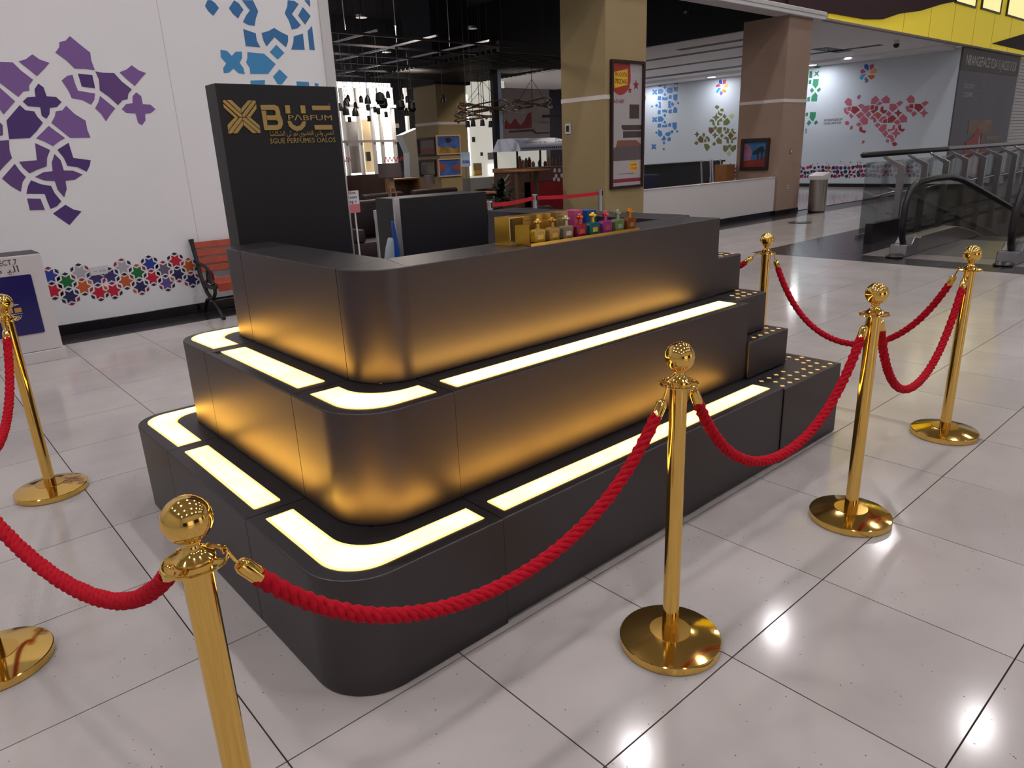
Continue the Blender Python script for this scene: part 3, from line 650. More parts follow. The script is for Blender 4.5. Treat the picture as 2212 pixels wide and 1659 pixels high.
eb = struct('trim_2', MB().box(4.46, 16.3, 8.02, 8.40, 3.975, 4.13), 'ceiling_white', bevel=.01)
struct('trim_3', MB().box(16.3, 34, 8.02, 8.12, 3.965, 4.02), 'wall_grey', bevel=.01)
MB().box(4.46, 16.3, 8.0, 8.02, 4.05, 4.11).build('edge_groove', 'cream', eb)
struct('wall_upper', MB().box(4.46, 16.6, 8.12, 8.30, 4.13, 9), 'maroon')
fa = MB().box(16.6, 34, 8.12, 8.30, 4.0, 9); fas = struct('wall_fascia', fa, 'yellow_panel')
for x in (20.6, 22.3, 24.0, 25.7, 27.4, 29.1): MB().box(x, x + .012, 8.116, 8.12, 4.03, 9).build('joint', 'gold_print', fas)
a = [aty(*p, 8.1) for p in ((1700, -60), (1700, 8), (1790, 38), (1868, 42), (1905, 42), (1940, 30), (1985, 24), (2030, 10), (2060, 4), (2075, -60))]
MB().prism([(p.x, max(p.z, 4.14)) for p in a], 'y', 8.06, 8.115).build('maroon_band', 'maroon', fas)
a = [aty(*p, 8.1) for p in ((2143, 94), (2250, 62), (2250, 118))]
MB().prism([(p.x, max(p.z, 4.135)) for p in a], 'y', 8.07, 8.115).build('maroon_band', 'maroon', fas)
hc = struct('ceiling', MB().box(-8, 34, -9, 8.4, 9, 9.2), 'ceiling_cream')
# ------------------------------------------------------------------ lamps of the hall and of the soffit
proto = None
ORD = ('first', 'second', 'third', 'fourth', 'fifth', 'sixth')
for iy, y in enumerate((-6.5, -2.0, 2.4, 6.4)):
    for ix, x in enumerate((-5.0, -.6, 3.8, 8.2, 13.2, 19.0)):
        lab = 'round high ceiling lamp, %s row from the shops, %s from the wall' % (ORD[iy], ORD[ix])
        if proto is None:
            t = thing('ceiling_lamp', lab, 'lamp', (x, y, 9.0), 'round lamps of the high hall ceiling')
            MB().lathe([(.23, 0), (.23, -.05), (.19, -.06), (.19, -.02)], (x, y, 9.0), 28).build('ring', 'steel', t, smooth=True)
            MB().lathe([(.18, -.021), (.18, -.035)], (x, y, 9.0), 28).build('diffuser', 'lamp_disc', t)
            proto = t
        else: copy_thing(proto, (x, y, 9.0), lab)
dl = None
SOF = [('in front of the red mosaic, nearer the corner', 24.1, 11.0, 3.97), ('in front of the red mosaic, farther from the corner', 23.9, 12.8, 3.97), ('above the gap between the green mosaic and the red one', 24.3, 12.3, 3.9),
       ('above the olive mosaic', 24.3, 16.1, 3.9), ('beside the tall poster column', 24.3, 19.3, 3.9), ('over the walkway by the tall bin', 19.0, 10.4, 3.97), ('deep in the recess by the far wall', 21.4, 20.5, 3.97)]
for n, (w, x, y, z) in enumerate(SOF):
    lab = 'white recessed downlight ' + w
    if dl is None:
        dl = thing('downlight', lab, 'lamp', (x, y, z), 'downlights of the white soffit')
        MB().lathe([(.17, .004), (.17, -.012), (.145, -.014), (.145, 0)], (x, y, z), 20).build('trim_ring', 'ceiling_white', dl)
        MB().lathe([(.14, -.004), (.14, -.012)], (x, y, z), 20).build('lens', 'downlight', dl)
    else: copy_thing(dl, (x, y, z), lab)
cl = None
for n, (u, v, y) in enumerate(((780, 32, 13.0), (835, 108, 15.5), (1020, 57, 13.8), (1020, 119, 16.2), (1485, 25, 11.0))):
    p = aty(u, v, y)
    lab = ('dim downlight high in the dark cafe ceiling, nearest the purple mosaic wall', 'dim downlight in the dark cafe ceiling above the hanging pendants', 'dim downlight in the middle of the dark cafe ceiling, the upper one', 'dim downlight in the middle of the dark cafe ceiling, the lower one', 'dim downlight in the dark ceiling between the two columns')[n]
    if cl is None:
        cl = thing('cafe_downlight', lab, 'lamp', tuple(p), 'dim downlights under the dark ceiling')
        MB().lathe([(.11, 0), (.11, -.05), (.10, -.05)], tuple(p), 20).build('ring', 'steel', cl)
        MB().lathe([(.098, -.03), (.098, -.046)], tuple(p), 20).build('lens', 'dim_light', cl)
        MB().tube([(p.x, p.y, p.z), (p.x, p.y, 6.0)], .008, 6).build('stem', 'metal_black', cl)
    else: copy_thing(cl, tuple(p), lab)
def area(name, loc, size, power, col=(1, 1, 1), rot=(0, 0, 0)):
    l = bpy.data.lights.new(name, 'AREA'); l.energy = power; l.color = col; l.shape = 'DISK'; l.size = size
    o = bpy.data.objects.new(name, l); COL.objects.link(o); o.location = loc; o.rotation_euler = rot
for n, (w, x, y, z) in enumerate(SOF):
    area('downlight_beam', (x, y, z - .02), .26, 20, (.93, .95, 1.0))
for (x, y, z, e) in ((7.2, 11.0, 3.6, 60), (9.6, 13.5, 3.6, 60), (13.2, 12.4, 3.8, 70), (12.0, 18.5, 3.8, 90), (19.0, 20.5, 3.8, 90)):
    area('cafe_fill', (x, y, z), .3, e, (1.0, .88, .76))  # fill lights added to brighten the cafe, no fixtures hold them
# ------------------------------------------------------------------ the stepped perfume counter
def ring_piece(outer, inner, z0, z1, bev=.004):
    """a closed run of shell: outer and inner plan points pair up, the upper outer edge eased"""
    mb = MB(); n = len(outer); v = []; f = []
    for (ox, oy), (ix, iy) in zip(outer, inner):
        d = Vector((ix - ox, iy - oy)); d = d.normalized() * bev
        v += [(ox, oy, z0), (ox, oy, z1 - bev), (ox + d.x * .3, oy + d.y * .3, z1 - bev * .3), (ox + d.x, oy + d.y, z1), (ix, iy, z1), (ix, iy, z0)]
    for i in range(n - 1):
        a, b = i * 6, (i + 1) * 6
        for k in range(6): f.append((a + k, b + k, b + (k + 1) % 6, a + (k + 1) % 6))
    f.append((0, 1, 2, 3, 4, 5)); e = (n - 1) * 6; f.append((e + 5, e + 4, e + 3, e + 2, e + 1, e))
    return mb.add(v, f)
ctr = thing('display_counter', 'dark stepped perfume counter with rounded corners and glowing warm light panels', 'counter', (2.0, 2.4, 0))
JL, JF, JB, GAP = 2.20, 1.312, 3.03, .0018
def tier(name, x0, y0, yb, r, r2, xe, z0, z1, w, strips, top='counter'):
    base = MB().box(x0 + .07, x0 + w - .01, y0 + .07, yb - .07, z0 + .001, z1 - .012).box(x0 + w, xe - .01, y0 + .07, y0 + w - .01, z0 + .001, z1 - .012).build(name, 'counter_dark', ctr)
    inn = lambda p: (max(p[0], x0 + w), max(p[1], y0 + w))
    ine = lambda p: (max(p[0], x0 + w), min(p[1], yb - w))
    fr = [(JF + GAP, y0), (xe, y0)]
    fr = [(p[0], y0 + .003) for p in fr]
    ring_piece(fr, [(max(p[0], x0 + w + GAP), y0 + w) for p in fr], z0 + (.012 if z0 < .01 else 0), z1).build('front_panel', 'counter', base, smooth=True, sharp=14)
    co = [(x0, JL - GAP), (x0, y0 + r)] + arc(x0 + r, y0 + r, r, 180, 270, 18)[1:] + [(JF - GAP, y0)]
    ring_piece(co, [inn(p) for p in co], z0, z1).build('corner_panel', 'counter', base, smooth=True, sharp=14)
    le = [(x0, JB - GAP), (x0, JL + GAP)]
    ring_piece(le, [(x0 + w, max(p[1], y0 + w + GAP)) for p in le], z0, z1).build('side_panel', 'counter', base, smooth=True, sharp=14)
    en = [(x0 + {'middle_tier': .95, 'top_tier': .236}.get(name, .62), yb)] + arc(x0 + r2, yb - r2, r2, 90, 180, 14) + [(x0, JB + GAP)]
    ring_piece(en, [ine(p) for p in en], z0, z1).build('end_panel', 'counter', base, smooth=True, sharp=14)
    if strips:
        o1, o2, wm = strips
        def panels(i, za, zb, m1, m2, nm):
            """the four diffusers of a step, drawn in by i"""
            p = [('front', rrect(JF + .04 + i, xe - .055 - i, y0 + o1 - .008 + i, y0 + o2 - .012 - i, .006), m1)]
            ri = .15; a1, a2 = o1 + i, o2 - i
            p.append(('corner', [(x0 + a1, JL - .05 - i)] + arc(x0 + r, y0 + r, r - a1, 180, 270, 14) + [(JF - .04 - i, y0 + a1), (JF - .04 - i, y0 + a2)]
                      + arc(x0 + a2 + ri, y0 + a2 + ri, ri, 270, 180, 14) + [(x0 + a2, JL - .05 - i)], m2))
            p.append(('side', rrect(x0 + a1, x0 + a2, JL + .045 + i, JB - .065 - i, .008), m2))
            q = yb - a2 + .02
            p.append(('end', [(x0 + a1, JB + .015 + i)] + arc(x0 + r2, yb - r2, r2 - a1 + .01, 180, 90, 12) + [(x0 + .31 - i, yb - a1 + .01), (x0 + .31 - i, q)]
                      + arc(x0 + a2 + .10, q - .10, .10, 90, 180, 12) + [(x0 + a2, JB + .015 + i)], m2))
            for n, poly, m in p: MB().prism(poly, 'z', za, zb).build(n + nm, m, base)
        panels(0, z1 - .006, z1 + .0022, 'strip_rim', 'strip_rim', '_diffuser_rim')
        panels(.009, z1 + .0018, z1 + .0030, wm, 'warm_strip', '_light_panel')
    return base
tier('bottom_tier', .707, 1.578, 3.57, .19, .14, 3.112, .004, .400, .27, (.05, .147, 'warm_strip'))
tier('middle_tier', .925, 1.800, 3.415, .19, .14, 3.13, .402, .785, .27, (.046, .152, 'white_strip'))
tt = tier('top_tier', 1.142, 2.022, 3.27, .17, .10, 3.185, .787, 1.180, .235, None)
MB().box(3.03, 3.27, 2.262, 3.66, .787, 1.180).build('right_arm', 'counter', tt, bevel=.004)
MB().box(1.40, 3.02, 2.262, 2.62, .90, .92).build('work_shelf', 'white_gloss', tt)
MB().box(1.40, 3.02, 2.262, 2.30, .787, .90).build('inner_panel', 'counter_dark', tt)
text('maker_mark', 'JUE', .03, 'black', tt, (.953, 2.985, .7856), (0, -1, 0), (1, 0, 0))

def hole_shape(cx, cy, s=.0145):
    return [(cx - s, cy), (cx - s * .45, cy - s * .35), (cx, cy - s), (cx + s * .45, cy - s * .35), (cx + s, cy), (cx + s * .45, cy + s * .35), (cx, cy + s), (cx - s * .45, cy + s * .35)]
HM = MB().prism(hole_shape(0, 0), 'z', -.002, .0012).mesh('lit_hole'); HM.materials.append(MATS['warm_hole'])
def perf_box(label, poly, z0, z1, holes):
    cx = sum(p[0] for p in poly) / len(poly); cy = min(p[1] for p in poly)
    t = thing('perforated_plinth', label, 'plinth', (cx, cy, z0), 'perforated plinths at the end of the counter')
    MB().prism(poly, 'z', z0, z1).build('body', 'counter', t, bevel=.003)
    for hx, hy in holes:
        o = bpy.data.objects.new('lit_hole', HM); COL.objects.link(o); o.parent = t; o.location = (hx - cx, hy - cy, z1 - z0)
    return t
R4 = lambda x0, x1, y0, y1: [(x0, y0), (x1, y0), (x1, y1), (x0, y1)]
h = [(3.155 + .072 * k, 1.61) for k in range(8)] + [(3.191 + .072 * k, 1.667) for k in range(7)] + [(3.155 + .072 * k, 1.722) for k in range(4)]
h += [(x + (.036 if n % 2 else 0), 1.722 + .056 * n) for n in range(0, 9) for x in (3.586, 3.640)]
perf_box('largest and lowest black perforated plinth, standing on the floor at the counter end', R4(3.1165, 3.71, 1.574, 3.10), .004, .392, h)
h = [(3.237 + .062 * k, 1.826) for k in range(5)] + [(3.455 + (.03 if n % 2 else 0), 1.88 + .056 * n) for n in range(6)]
perf_box('black perforated plinth on top of the lowest one, second from the floor', R4(3.135, 3.52, 1.790, 3.08), .394, .585, h)
h = [(3.21 + .055 * k, 1.915) for k in range(4)] + [(3.237 + .055 * k, 1.965) for k in range(3)] + [(3.375, 2.02), (3.35, 2.07), (3.39, 2.13)]
perf_box('black perforated plinth level with the middle step of the counter, third from the floor', R4(3.135, 3.43, 1.88, 3.06), .587, .785, h)
h = [(3.225 + .055 * k, 2.07) for k in range(4)] + [(3.25 + .055 * k, 2.12) for k in range(3)] + [(3.35, 2.18), (3.38, 2.24), (3.33, 2.3)]
perf_box('small black perforated plinth against the top step of the counter', [(3.19, 2.03), (3.41, 2.03), (3.41, 3.04), (3.275, 3.04), (3.275, 2.255), (3.19, 2.255)], .787, .975, h)

# ------------------------------------------------------------------ sign tower with the brand lettering
sg = thing('sign_tower', 'tall black sign panel with gold brand lettering behind the counter', 'sign', (1.55, 3.39, 0))
MB().box(1.262, 1.845, 3.335, 3.455, .787, 1.868).build('panel', 'black_board', sg, bevel=.002)
MB().box(1.845, 1.853, 3.338, 3.452, .787, 1.866).build('edge_strip', 'aluminium', sg)
for i, p in enumerate(LOGO):
    MB().prism(p, 'y', 3.329, 3.3352).build('logo_bar' if i < 12 or i > 20 else 'logo_letter', 'gold_letter', sg)
MB().lathe([(.004, 0), (.004, .001)], (1.8, 3.334, 1.7885), 10).build('registered_dot', 'white_print', sg)
text('brand_line', 'P\u039bBFUM', .034, 'gold_letter', sg, (1.575, 3.3325, 1.7155), width=.226)
text('name_line', 'SGUE PERFUMES OALOS', .032, 'gold_letter', sg, (1.474, 3.3325, 1.6145), width=.336)
ARB = '\ufe8e\ufeb8\ufee0\ufedc\ufeb8\ufedf\ufe8d \ufef2\ufe9b .\ufee2\ufe9b \ufef1\ufeee\ufec0\ufed0\ufedf\ufe8d \ufee6\ufe9c\ufedf\ufeed \ufeb2\ufed4\ufee7\ufe8d'
text('arabic_line', ARB, .03, 'gold_letter', sg, (1.478, 3.3325, 1.648), width=.326)
# ------------------------------------------------------------------ brass rope posts
def make_post(loc, label):
    t = thing('rope_post', label, 'stanchion', loc, 'brass rope posts around the counter')
    x, y, z = loc
    MB().lathe([(.157, 0), (.161, .003), (.161, .027), (.1585, .0295), (.066, .050)], loc, 56).build('base_plate', 'brass', t, smooth=True, sharp=24)
    MB().lathe([(.0655, .0495), (.0655, .0515), (.030, .052)], loc, 40).build('base_collar', 'brass_satin', t, smooth=True)
    MB().lathe([(.0262, .050), (.0262, .094)], loc, 36).build('sleeve', 'brass', t, smooth=True)
    MB().lathe([(.0255, .094), (.0255, .884)], loc, 36).build('pole', 'brass', t, smooth=True)
    # ring plate with four openings for the hooks
    rp = MB(); prof_o, prof_i = .056, .046
    rp.torus((x, y, z + .884), .0525, .0035, 40, 8)
    rp.lathe([(.034, .880), (.034, .888)], loc, 36)
    for k in range(4):
        a = math.pi / 4 + k * math.pi / 2; d = (math.cos(a), math.sin(a))
        rp.tube([(x + d[0] * .03, y + d[1] * .03, z + .884), (x + d[0] * .053, y + d[1] * .053, z + .884)], .006, 8)
    rp.build('hook_ring', 'brass', t, smooth=True)
    MB().lathe([(.035, .888), (.034, .894), (.026, .900), (.018, .908), (.0135, .916), (.0135, .920), (.016, .922), (.016, .925), (.012, .928)], loc, 36).build('neck', 'brass', t, smooth=True)
    MB().sphere((x, y, z + .964), .0418, 40, 24).build('ball_finial', 'brass', t, smooth=True)
    return t
PS = dict(P0=((.282, 1.172), 'closest brass rope post, its foot cut off by the bottom of the picture'),
          P1=((1.622, 1.138), 'brass rope post standing before the middle of the long counter front'),
          P2=((2.812, 1.088), 'brass rope post before the perforated end of the counter front'),
          P3=((4.05, 1.137), 'rightmost brass rope post, standing alone on the open floor'),
          P4=((4.069, 2.252), 'brass rope post behind the perforated plinths, only its upper half in view'),
          L2=((-.02, 2.60), 'brass rope post of which only the round base shows at the left edge'),
          PL=((.375, 3.99), 'brass rope post at the left edge in front of the white screen stand'),
          P5=((2.844, 4.643), 'brass rope post behind the counter, just its ball peeping beside the blue bag'))
first = None
for k, ((x, y), lab) in PS.items():
    if first is None: first = make_post((x, y, 0), lab)
    else: copy_thing(first, (x, y, 0), lab)
# ------------------------------------------------------------------ twisted red ropes
def rope(a, b, sag, label, twist=21.0, za=.884):
    A, B = Vector(PS[a][0]), Vector(PS[b][0]); d = (B - A).normalized(); L = (B - A).length
    A2, B2 = A + d * .052, B - d * .052
    N = 260
    cl = []
    for i in range(N + 1):
        s = i / N; q = A2.lerp(B2, s)
        c = 2.2
        zz = za - .006 - sag * (1 - (math.cosh(c * (2 * s - 1)) - 1) / (math.cosh(c) - 1))
        cl.append(Vector((q.x, q.y, zz)))
    # arc length
    S = [0]
    for i in range(N): S.append(S[-1] + (cl[i + 1] - cl[i]).length)
    def at(s):
        s = max(0, min(S[-1], s)); lo = 0
        import bisect
        i = min(N - 1, max(0, bisect.bisect_right(S, s) - 1)); k = (s - S[i]) / max(1e-9, S[i + 1] - S[i])
        return cl[i].lerp(cl[i + 1], k)
    t = thing('rope', label, 'rope', (A.x, A.y, za), 'twisted red barrier ropes')
    e0, e1 = .080, S[-1] - .080
    M = int((e1 - e0) / .0045); strands = 4; RR, sr = .0092, .0086
    pts = [at(e0 + (e1 - e0) * i / M) for i in range(M + 1)]
    fr = []; nrm = None
    for i in range(M + 1):
        tg = (pts[min(i + 1, M)] - pts[max(i - 1, 0)]).normalized()
        nrm = Vector((-d.y, d.x, 0)) if nrm is None else nrm
        nrm = (nrm - tg * nrm.dot(tg)).normalized(); fr.append((nrm.copy(), tg.cross(nrm)))
    mb = MB()
    for k in range(strands):
        path = []
        rad = []
        for i in range(M + 1):
            s = e0 + (e1 - e0) * i / M; ph = 2 * math.pi * (k / strands) + s * twist * math.pi
            n1, b1 = fr[i]; path.append(pts[i] + (n1 * math.cos(ph) + b1 * math.sin(ph)) * RR)
            rad.append(sr * (1 + .20 * math.cos(s * 330 + k * math.pi)))
        mb.tube(path, rad, 9)
    mb.build('cord', 'rope_red', t, smooth=True)
    for s0, s1, tip in ((e0 + .006, .036, 0.0), (e1 - .006, S[-1] - .036, S[-1])):
        p0, p1, pt = at(s0), at(s1), at(tip)
        fm = MB(); q = p0.lerp(p1, .82)
        fm.tube([p0, q, p1, p1 + (p1 - p0).normalized() * .004], [.0158, .0158, .0125, .006], 20)
        fm.build('ferrule', 'brass', t, smooth=True)
        hk = MB(); m1 = p1.lerp(pt, .35); up = Vector((0, 0, .012))
        hk.tube([p1, m1, p1.lerp(pt, .7) + up * .4, pt + up, pt + up * .6 + (pt - p1).normalized() * .010, pt - up * .5 + (pt - p1).normalized() * .009], .0032, 8)
        hk.build('snap_hook', 'brass', t, smooth=True)
    return t
rope('P0', 'P1', .350, 'thick red rope sweeping across the counter corner from the closest post', 21)
rope('P1', 'P2', .400, 'red rope hung before the counter front from the middle post to the next')
rope('P2', 'P3', .445, 'red rope hung in a deep loop between the two rightmost posts')
rope('P3', 'P4', .470, 'red rope running back from the rightmost post to the one behind the plinths')
rope('L2', 'P0', .275, 'red rope leaving the closest post towards the left edge of the picture')
rope('PL', 'L2', .360, 'red rope hanging along the left edge below the post by the screen stand')
rope('P4', 'P5', .400, 'red rope dropping behind the perforated plinths at the back of the counter')
# ------------------------------------------------------------------ perfume bottles, tray and cartons on the counter
CT = 1.1802
t = thing('bottle_tray', 'low mirror gold tray under the row of perfume bottles', 'tray', (2.2, 2.07, CT))
MB().box(1.893, 2.555, 2.034, 2.118, CT, CT + .006).build('plate', 'brass', t, bevel=.0015)
MB().box(1.893, 2.555, 2.030, 2.034, CT, CT + .012).build('rim', 'brass_satin', t)
def liquid(name, rgb):
    return mat(name, rgb, .08, trans=.35, coat=.5, var=.25, vscale=180)
spec = [('b1', (222, 170, 40), (220, 180, 80), 'clear gold bottle at the left end of the row, beside the open carton'), ('b2', (196, 150, 58), (206, 160, 70), 'amber gold bottle, second from the left end of the row'),
        ('b3', (160, 142, 116), (205, 190, 160), 'grey beige glittered perfume bottle'), ('b4', (168, 10, 66), (214, 90, 60), 'crimson perfume bottle with a coral cap'),
        ('b5', (10, 116, 120), (222, 190, 60), 'teal perfume bottle with a yellow gold cap'), ('b6', (176, 60, 148), (206, 80, 110), 'magenta purple perfume bottle with a rose cap'),
        ('b7', (128, 152, 88), (160, 176, 150), 'pale green glittered perfume bottle with a silver cap'), ('b8', (150, 84, 30), (206, 140, 60), 'dark amber perfume bottle at the right end of the row')]
for n, (k, body, cap, lab) in enumerate(spec):
    x = 1.975 + .0785 * n; y = 2.078 - .002 * n; z = CT + .0062
    liquid('liquid_' + k, body); mat('cap_' + k, cap, .22, metal=.8)
    b = thing('perfume_bottle', lab, 'perfume bottle', (x, y, z), 'perfume bottles in a row on the counter')
    w0, w1, dd, hh = .027, .032, .015, .050
    mb = MB()
    lv = [(w0, 0), (w1, hh * .86), (w1 * .8, hh), (.009, hh + .003)]
    v = []; f = []
    for w, zz in lv:
        d2 = dd * min(1, w / w0); v += [(x - w, y - d2, z + zz), (x + w, y - d2, z + zz), (x + w, y + d2, z + zz), (x - w, y + d2, z + zz)]
    for i in range(3):
        for q in range(4): f.append((i * 4 + q, i * 4 + (q + 1) % 4, i * 4 + 4 + (q + 1) % 4, i * 4 + 4 + q))
    f += [(3, 2, 1, 0), (12, 13, 14, 15)]
    mb.add(v, f).build('flask', 'liquid_' + k, b, bevel=.003)
    MB().box(x - .015, x + .015, y - dd - .0008, y - dd * .9, z + .012, z + .030).build('label_plate', 'cap_' + k, b)
    MB().lathe([(.0095, hh), (.0095, hh + .006), (.008, hh + .007), (.008, hh + .022), (.010, hh + .024)], (x, y, z), 14).build('collar', 'cap_' + k, b, smooth=True)
    st = MB()
    for q in range(7):
        a = q * 2 * math.pi / 7; st.sphere((x + .011 * math.cos(a), y + .011 * math.sin(a), z + hh + .029), .0058, 8, 6)
    st.sphere((x, y, z + hh + .033), .010, 12, 8)
    st.build('stopper', 'cap_' + k, b, smooth=True)
def carton(lab, x0, x1, y0, y1, h, rgb, metal, key, openbox=False):
    mat('carton_' + key, rgb, .18 if metal else .4, metal=metal)
    c = thing('perfume_carton', lab, 'carton', ((x0 + x1) / 2, (y0 + y1) / 2, CT), 'perfume cartons behind the bottles')
    if openbox:
        th = .003
        MB().box(x0, x0 + th, y0, y1, CT, CT + h).box(x0 + th, x1, y1 - th, y1, CT, CT + h).box(x0 + th, x1, y0, y1 - th, CT, CT + th).box(x0 + th, x1, y0, y1 - th, CT + h - th, CT + h).build('shell', 'carton_' + key, c)
        MB().prism([(x0 + .03, y0 + .002), (x1 - .002, y0 - .03), (x1 - .001, y0 - .028), (x0 + .032, y0 + .004)], 'z', CT + .004, CT + h * .72).build('flap', 'carton_' + key, c)
    else:
        MB().box(x0, x1, y0, y1, CT, CT + h).build('box', 'carton_' + key, c, bevel=.001)
        MB().box(x0 + .001, x1 - .001, y0 - .0006, y0, CT + h * .80, CT + h * .815).build('lid_seam', 'black', c)
carton('open mirror gold carton at the left end of the bottles', 1.868, 1.948, 2.125, 2.215, .108, (226, 178, 66), .7, 'open', True)
carton('closed bronze gold carton just right of the open one', 1.985, 2.060, 2.175, 2.24, .104, (150, 112, 44), .6, 'bronze')
carton('closed gold carton behind the amber bottle', 2.066, 2.150, 2.180, 2.245, .103, (196, 152, 58), .6, 'gold')
carton('closed champagne gold carton behind the grey bottle', 2.180, 2.250, 2.175, 2.24, .103, (190, 160, 104), .6, 'champ')
carton('pink carton behind the crimson bottle', 2.285, 2.335, 2.17, 2.235, .102, (206, 84, 140), .0, 'pink')
carton('blue carton behind the teal bottle', 2.362, 2.425, 2.17, 2.235, .096, (10, 78, 150), .0, 'blue')

# ------------------------------------------------------------------ inside and behind the counter
c = thing('back_cabinet', 'black cabinet panel with silver edge strips standing inside the counter', 'cabinet', (2.47, 3.46, 0))
MB().box(2.175, 2.815, 3.40, 3.62, .002, 1.317).build('body', 'black_board', c, bevel=.003)
MB().box(2.150, 2.185, 3.386, 3.40, .002, 1.317).build('edge_strip', 'aluminium', c)
mat('bag_blue', (34, 92, 190), .35, trans=.2); mat('bag_white', (196, 206, 222), .3, trans=.3)
b = thing('plastic_bag', 'blue and white plastic bag slumped beside the black cabinet', 'bag', (2.08, 3.36, 0))
MB().prism([(2.03, .70), (2.118, .70), (2.12, 1.0), (2.112, 1.10), (2.088, 1.125), (2.066, 1.07), (2.046, .99)], 'y', 3.33, 3.385).build('body', 'bag_white', b, bevel=.012, seg=2, smooth=True)
MB().prism([(2.088, .76), (2.126, .76), (2.122, 1.05), (2.104, 1.20), (2.092, 1.212), (2.092, 1.08)], 'y', 3.322, 3.345).build('print', 'bag_blue', b, bevel=.005, smooth=True)
MB().box(2.02, 2.135, 3.31, 3.39, .65, .70).build('stool_top', 'black_board', b)
for x in (2.03, 2.12):
    for y in (3.318, 3.382): MB().tube([(x, y, .65), (x, y, 0)], .007, 6).build('stool_leg', 'metal_black', b)
# ------------------------------------------------------------------ cut vinyl mosaics on the walls
def mural(name, label, data, plane, val, group='cut vinyl mosaics on the white walls'):
    q = data[0][1][0]; loc = (q[0], val, q[1]) if plane == 'y' else (val, q[0], q[1])
    t = thing(name, label, 'wall art', loc, group)
    for c, p in data:
        MB().prism(p, plane, val - .003, val - .0004).build('piece', 'print_' + c, t)
    return t
mural('wall_mosaic', 'large purple mosaic of broken star tiles on the left white wall', PURPLE, 'y', WY)
mural('wall_mosaic', 'bright blue mosaic on the left white wall, its foot hidden by the black sign', BLUE, 'y', WY)
mural('wall_mosaic', 'red mosaic shaped like a map on the far white wall', RED, 'x', WX)
mural('wall_mosaic', 'green mosaic column on the far wall, half behind the brown column', GREEN, 'x', WX)
mural('wall_mosaic', 'olive green mosaic on the far wall above the white barrier', OLIVE, 'x', WX)
mural('wall_mosaic', 'tall blue mosaic on the far wall right of the framed bedroom poster', BLUE_B, 'x', WX)
mural('flower_emblem', 'colourful seven-petal flower emblem above the red mosaic', FLOWER_A, 'x', WX, 'flower emblems on the far wall')
mural('flower_emblem', 'colourful seven-petal flower emblem above the olive mosaic', FLOWER_B, 'x', WX, 'flower emblems on the far wall')
# star border: six-pointed stars in two staggered double rows with lozenges between them
t = thing('star_border', 'band of coloured six-pointed stars low on the left white wall', 'wall art', (1.8, WY, .47))
cells = []
for c, x, z in STARS:
    k = round((x - 1.18) / .1287); row = 0 if z > .545 else (1 if z > .475 else (2 if z > .40 else 3))
    zz = (.583, .510, .438, .362)[row]
    cells.append((c, 1.18 + .1287 * k, zz))
loz = {}
for c, x, z in cells:
    pts = []
    for i in range(12):
        a = math.radians(30 * i); r = .070 if i % 2 == 0 else .0415
        pts.append((x + r * math.cos(a) * .98, z + r * math.sin(a)))
    MB().prism(pts, 'y', WY - .003, WY - .0004).build('star', 'print_' + c, t)
    for i in range(6):
        a = math.radians(30 + 60 * i); q = (round(x + .0735 * math.cos(a) * 1.0, 2), round(z + .0735 * math.sin(a), 2))
        loz.setdefault(q, (x + .0735 * math.cos(a), z + .0735 * math.sin(a), a))
for n, (q, (x, z, a)) in enumerate(sorted(loz.items())):
    if any(math.hypot(x - o[1], z - o[2]) < .05 for o in cells): continue
    ta, tr = (-math.sin(a), math.cos(a)), (math.cos(a), math.sin(a))
    p = [(x + ta[0] * .029, z + ta[1] * .029), (x + tr[0] * .0155, z + tr[1] * .0155), (x - ta[0] * .029, z - ta[1] * .029), (x - tr[0] * .0155, z - tr[1] * .0155)]
    MB().prism(p, 'y', WY - .003, WY - .0004).build('lozenge', 'print_' + ('sm' if n % 3 == 0 else 'sk' if n % 7 else 'so'), t)
n = thing('wall_notice', 'small white paper notice stuck over the star border', 'notice', (1.6, WY, .58))
MB().prism([(1.521, .618), (1.690, .622), (1.678, .540), (1.524, .534)], 'y', WY - .012, WY - .004).build('sheet', 'white_print', n)
text('notice_text', '\u2022\u2022\u2022\u2022  10 / 50', .022, 'grey_print', n, (1.555, WY - .0125, .566))
MB().box(1.56, 1.64, WY - .004, WY - .0026, .56, .60).build('tape', 'cream', n)
# band of small flowers along the foot of the far wall
fb = MB(); fb2 = MB(); rr = random.Random(5)
for k in range(330):
    y = 8.6 + 14.5 * k / 330 + rr.uniform(-.02, .02); row = k % 3
    z = (.36, .50, .64)[row] + rr.uniform(-.03, .03); r = rr.uniform(.045, .068)
    (fb if rr.random() < .5 else fb2).prism([(y + r * math.cos(a), z + r * math.sin(a)) for a in [i * math.pi / 4 for i in range(8)]], 'x', WX - .0034, WX - .0004)
for k in range(1100):
    y = rr.uniform(8.6, 23); z = .30 + abs(rr.gauss(0, .28)); r = rr.uniform(.010, .024)
    if z > .85: continue
    (fb if rr.random() < .4 else fb2).prism([(y + r * math.cos(a), z + r * math.sin(a)) for a in [i * math.pi / 2.5 for i in range(5)]], 'x', WX - .0036, WX - .0004)
t = thing('flower_border', 'band of small red and navy flowers along the foot of the far white wall', 'wall art', (WX, 12, .5))
fb.build('red_flowers', 'print_sm', t, kind='stuff'); fb2.build('navy_flowers', 'print_sn', t, kind='stuff')
text('wall_caption', 'INTERSPICEDIUM\nONCE UIUE SUE', .1, 'grey_print', thing('wall_caption', 'two small grey lines of lettering left of the red mosaic', 'lettering', (WX, 12.0, 2.1)), (WX - .004, 12.07, 2.14), (0, -1, 0), (0, 0, 1), width=.62)

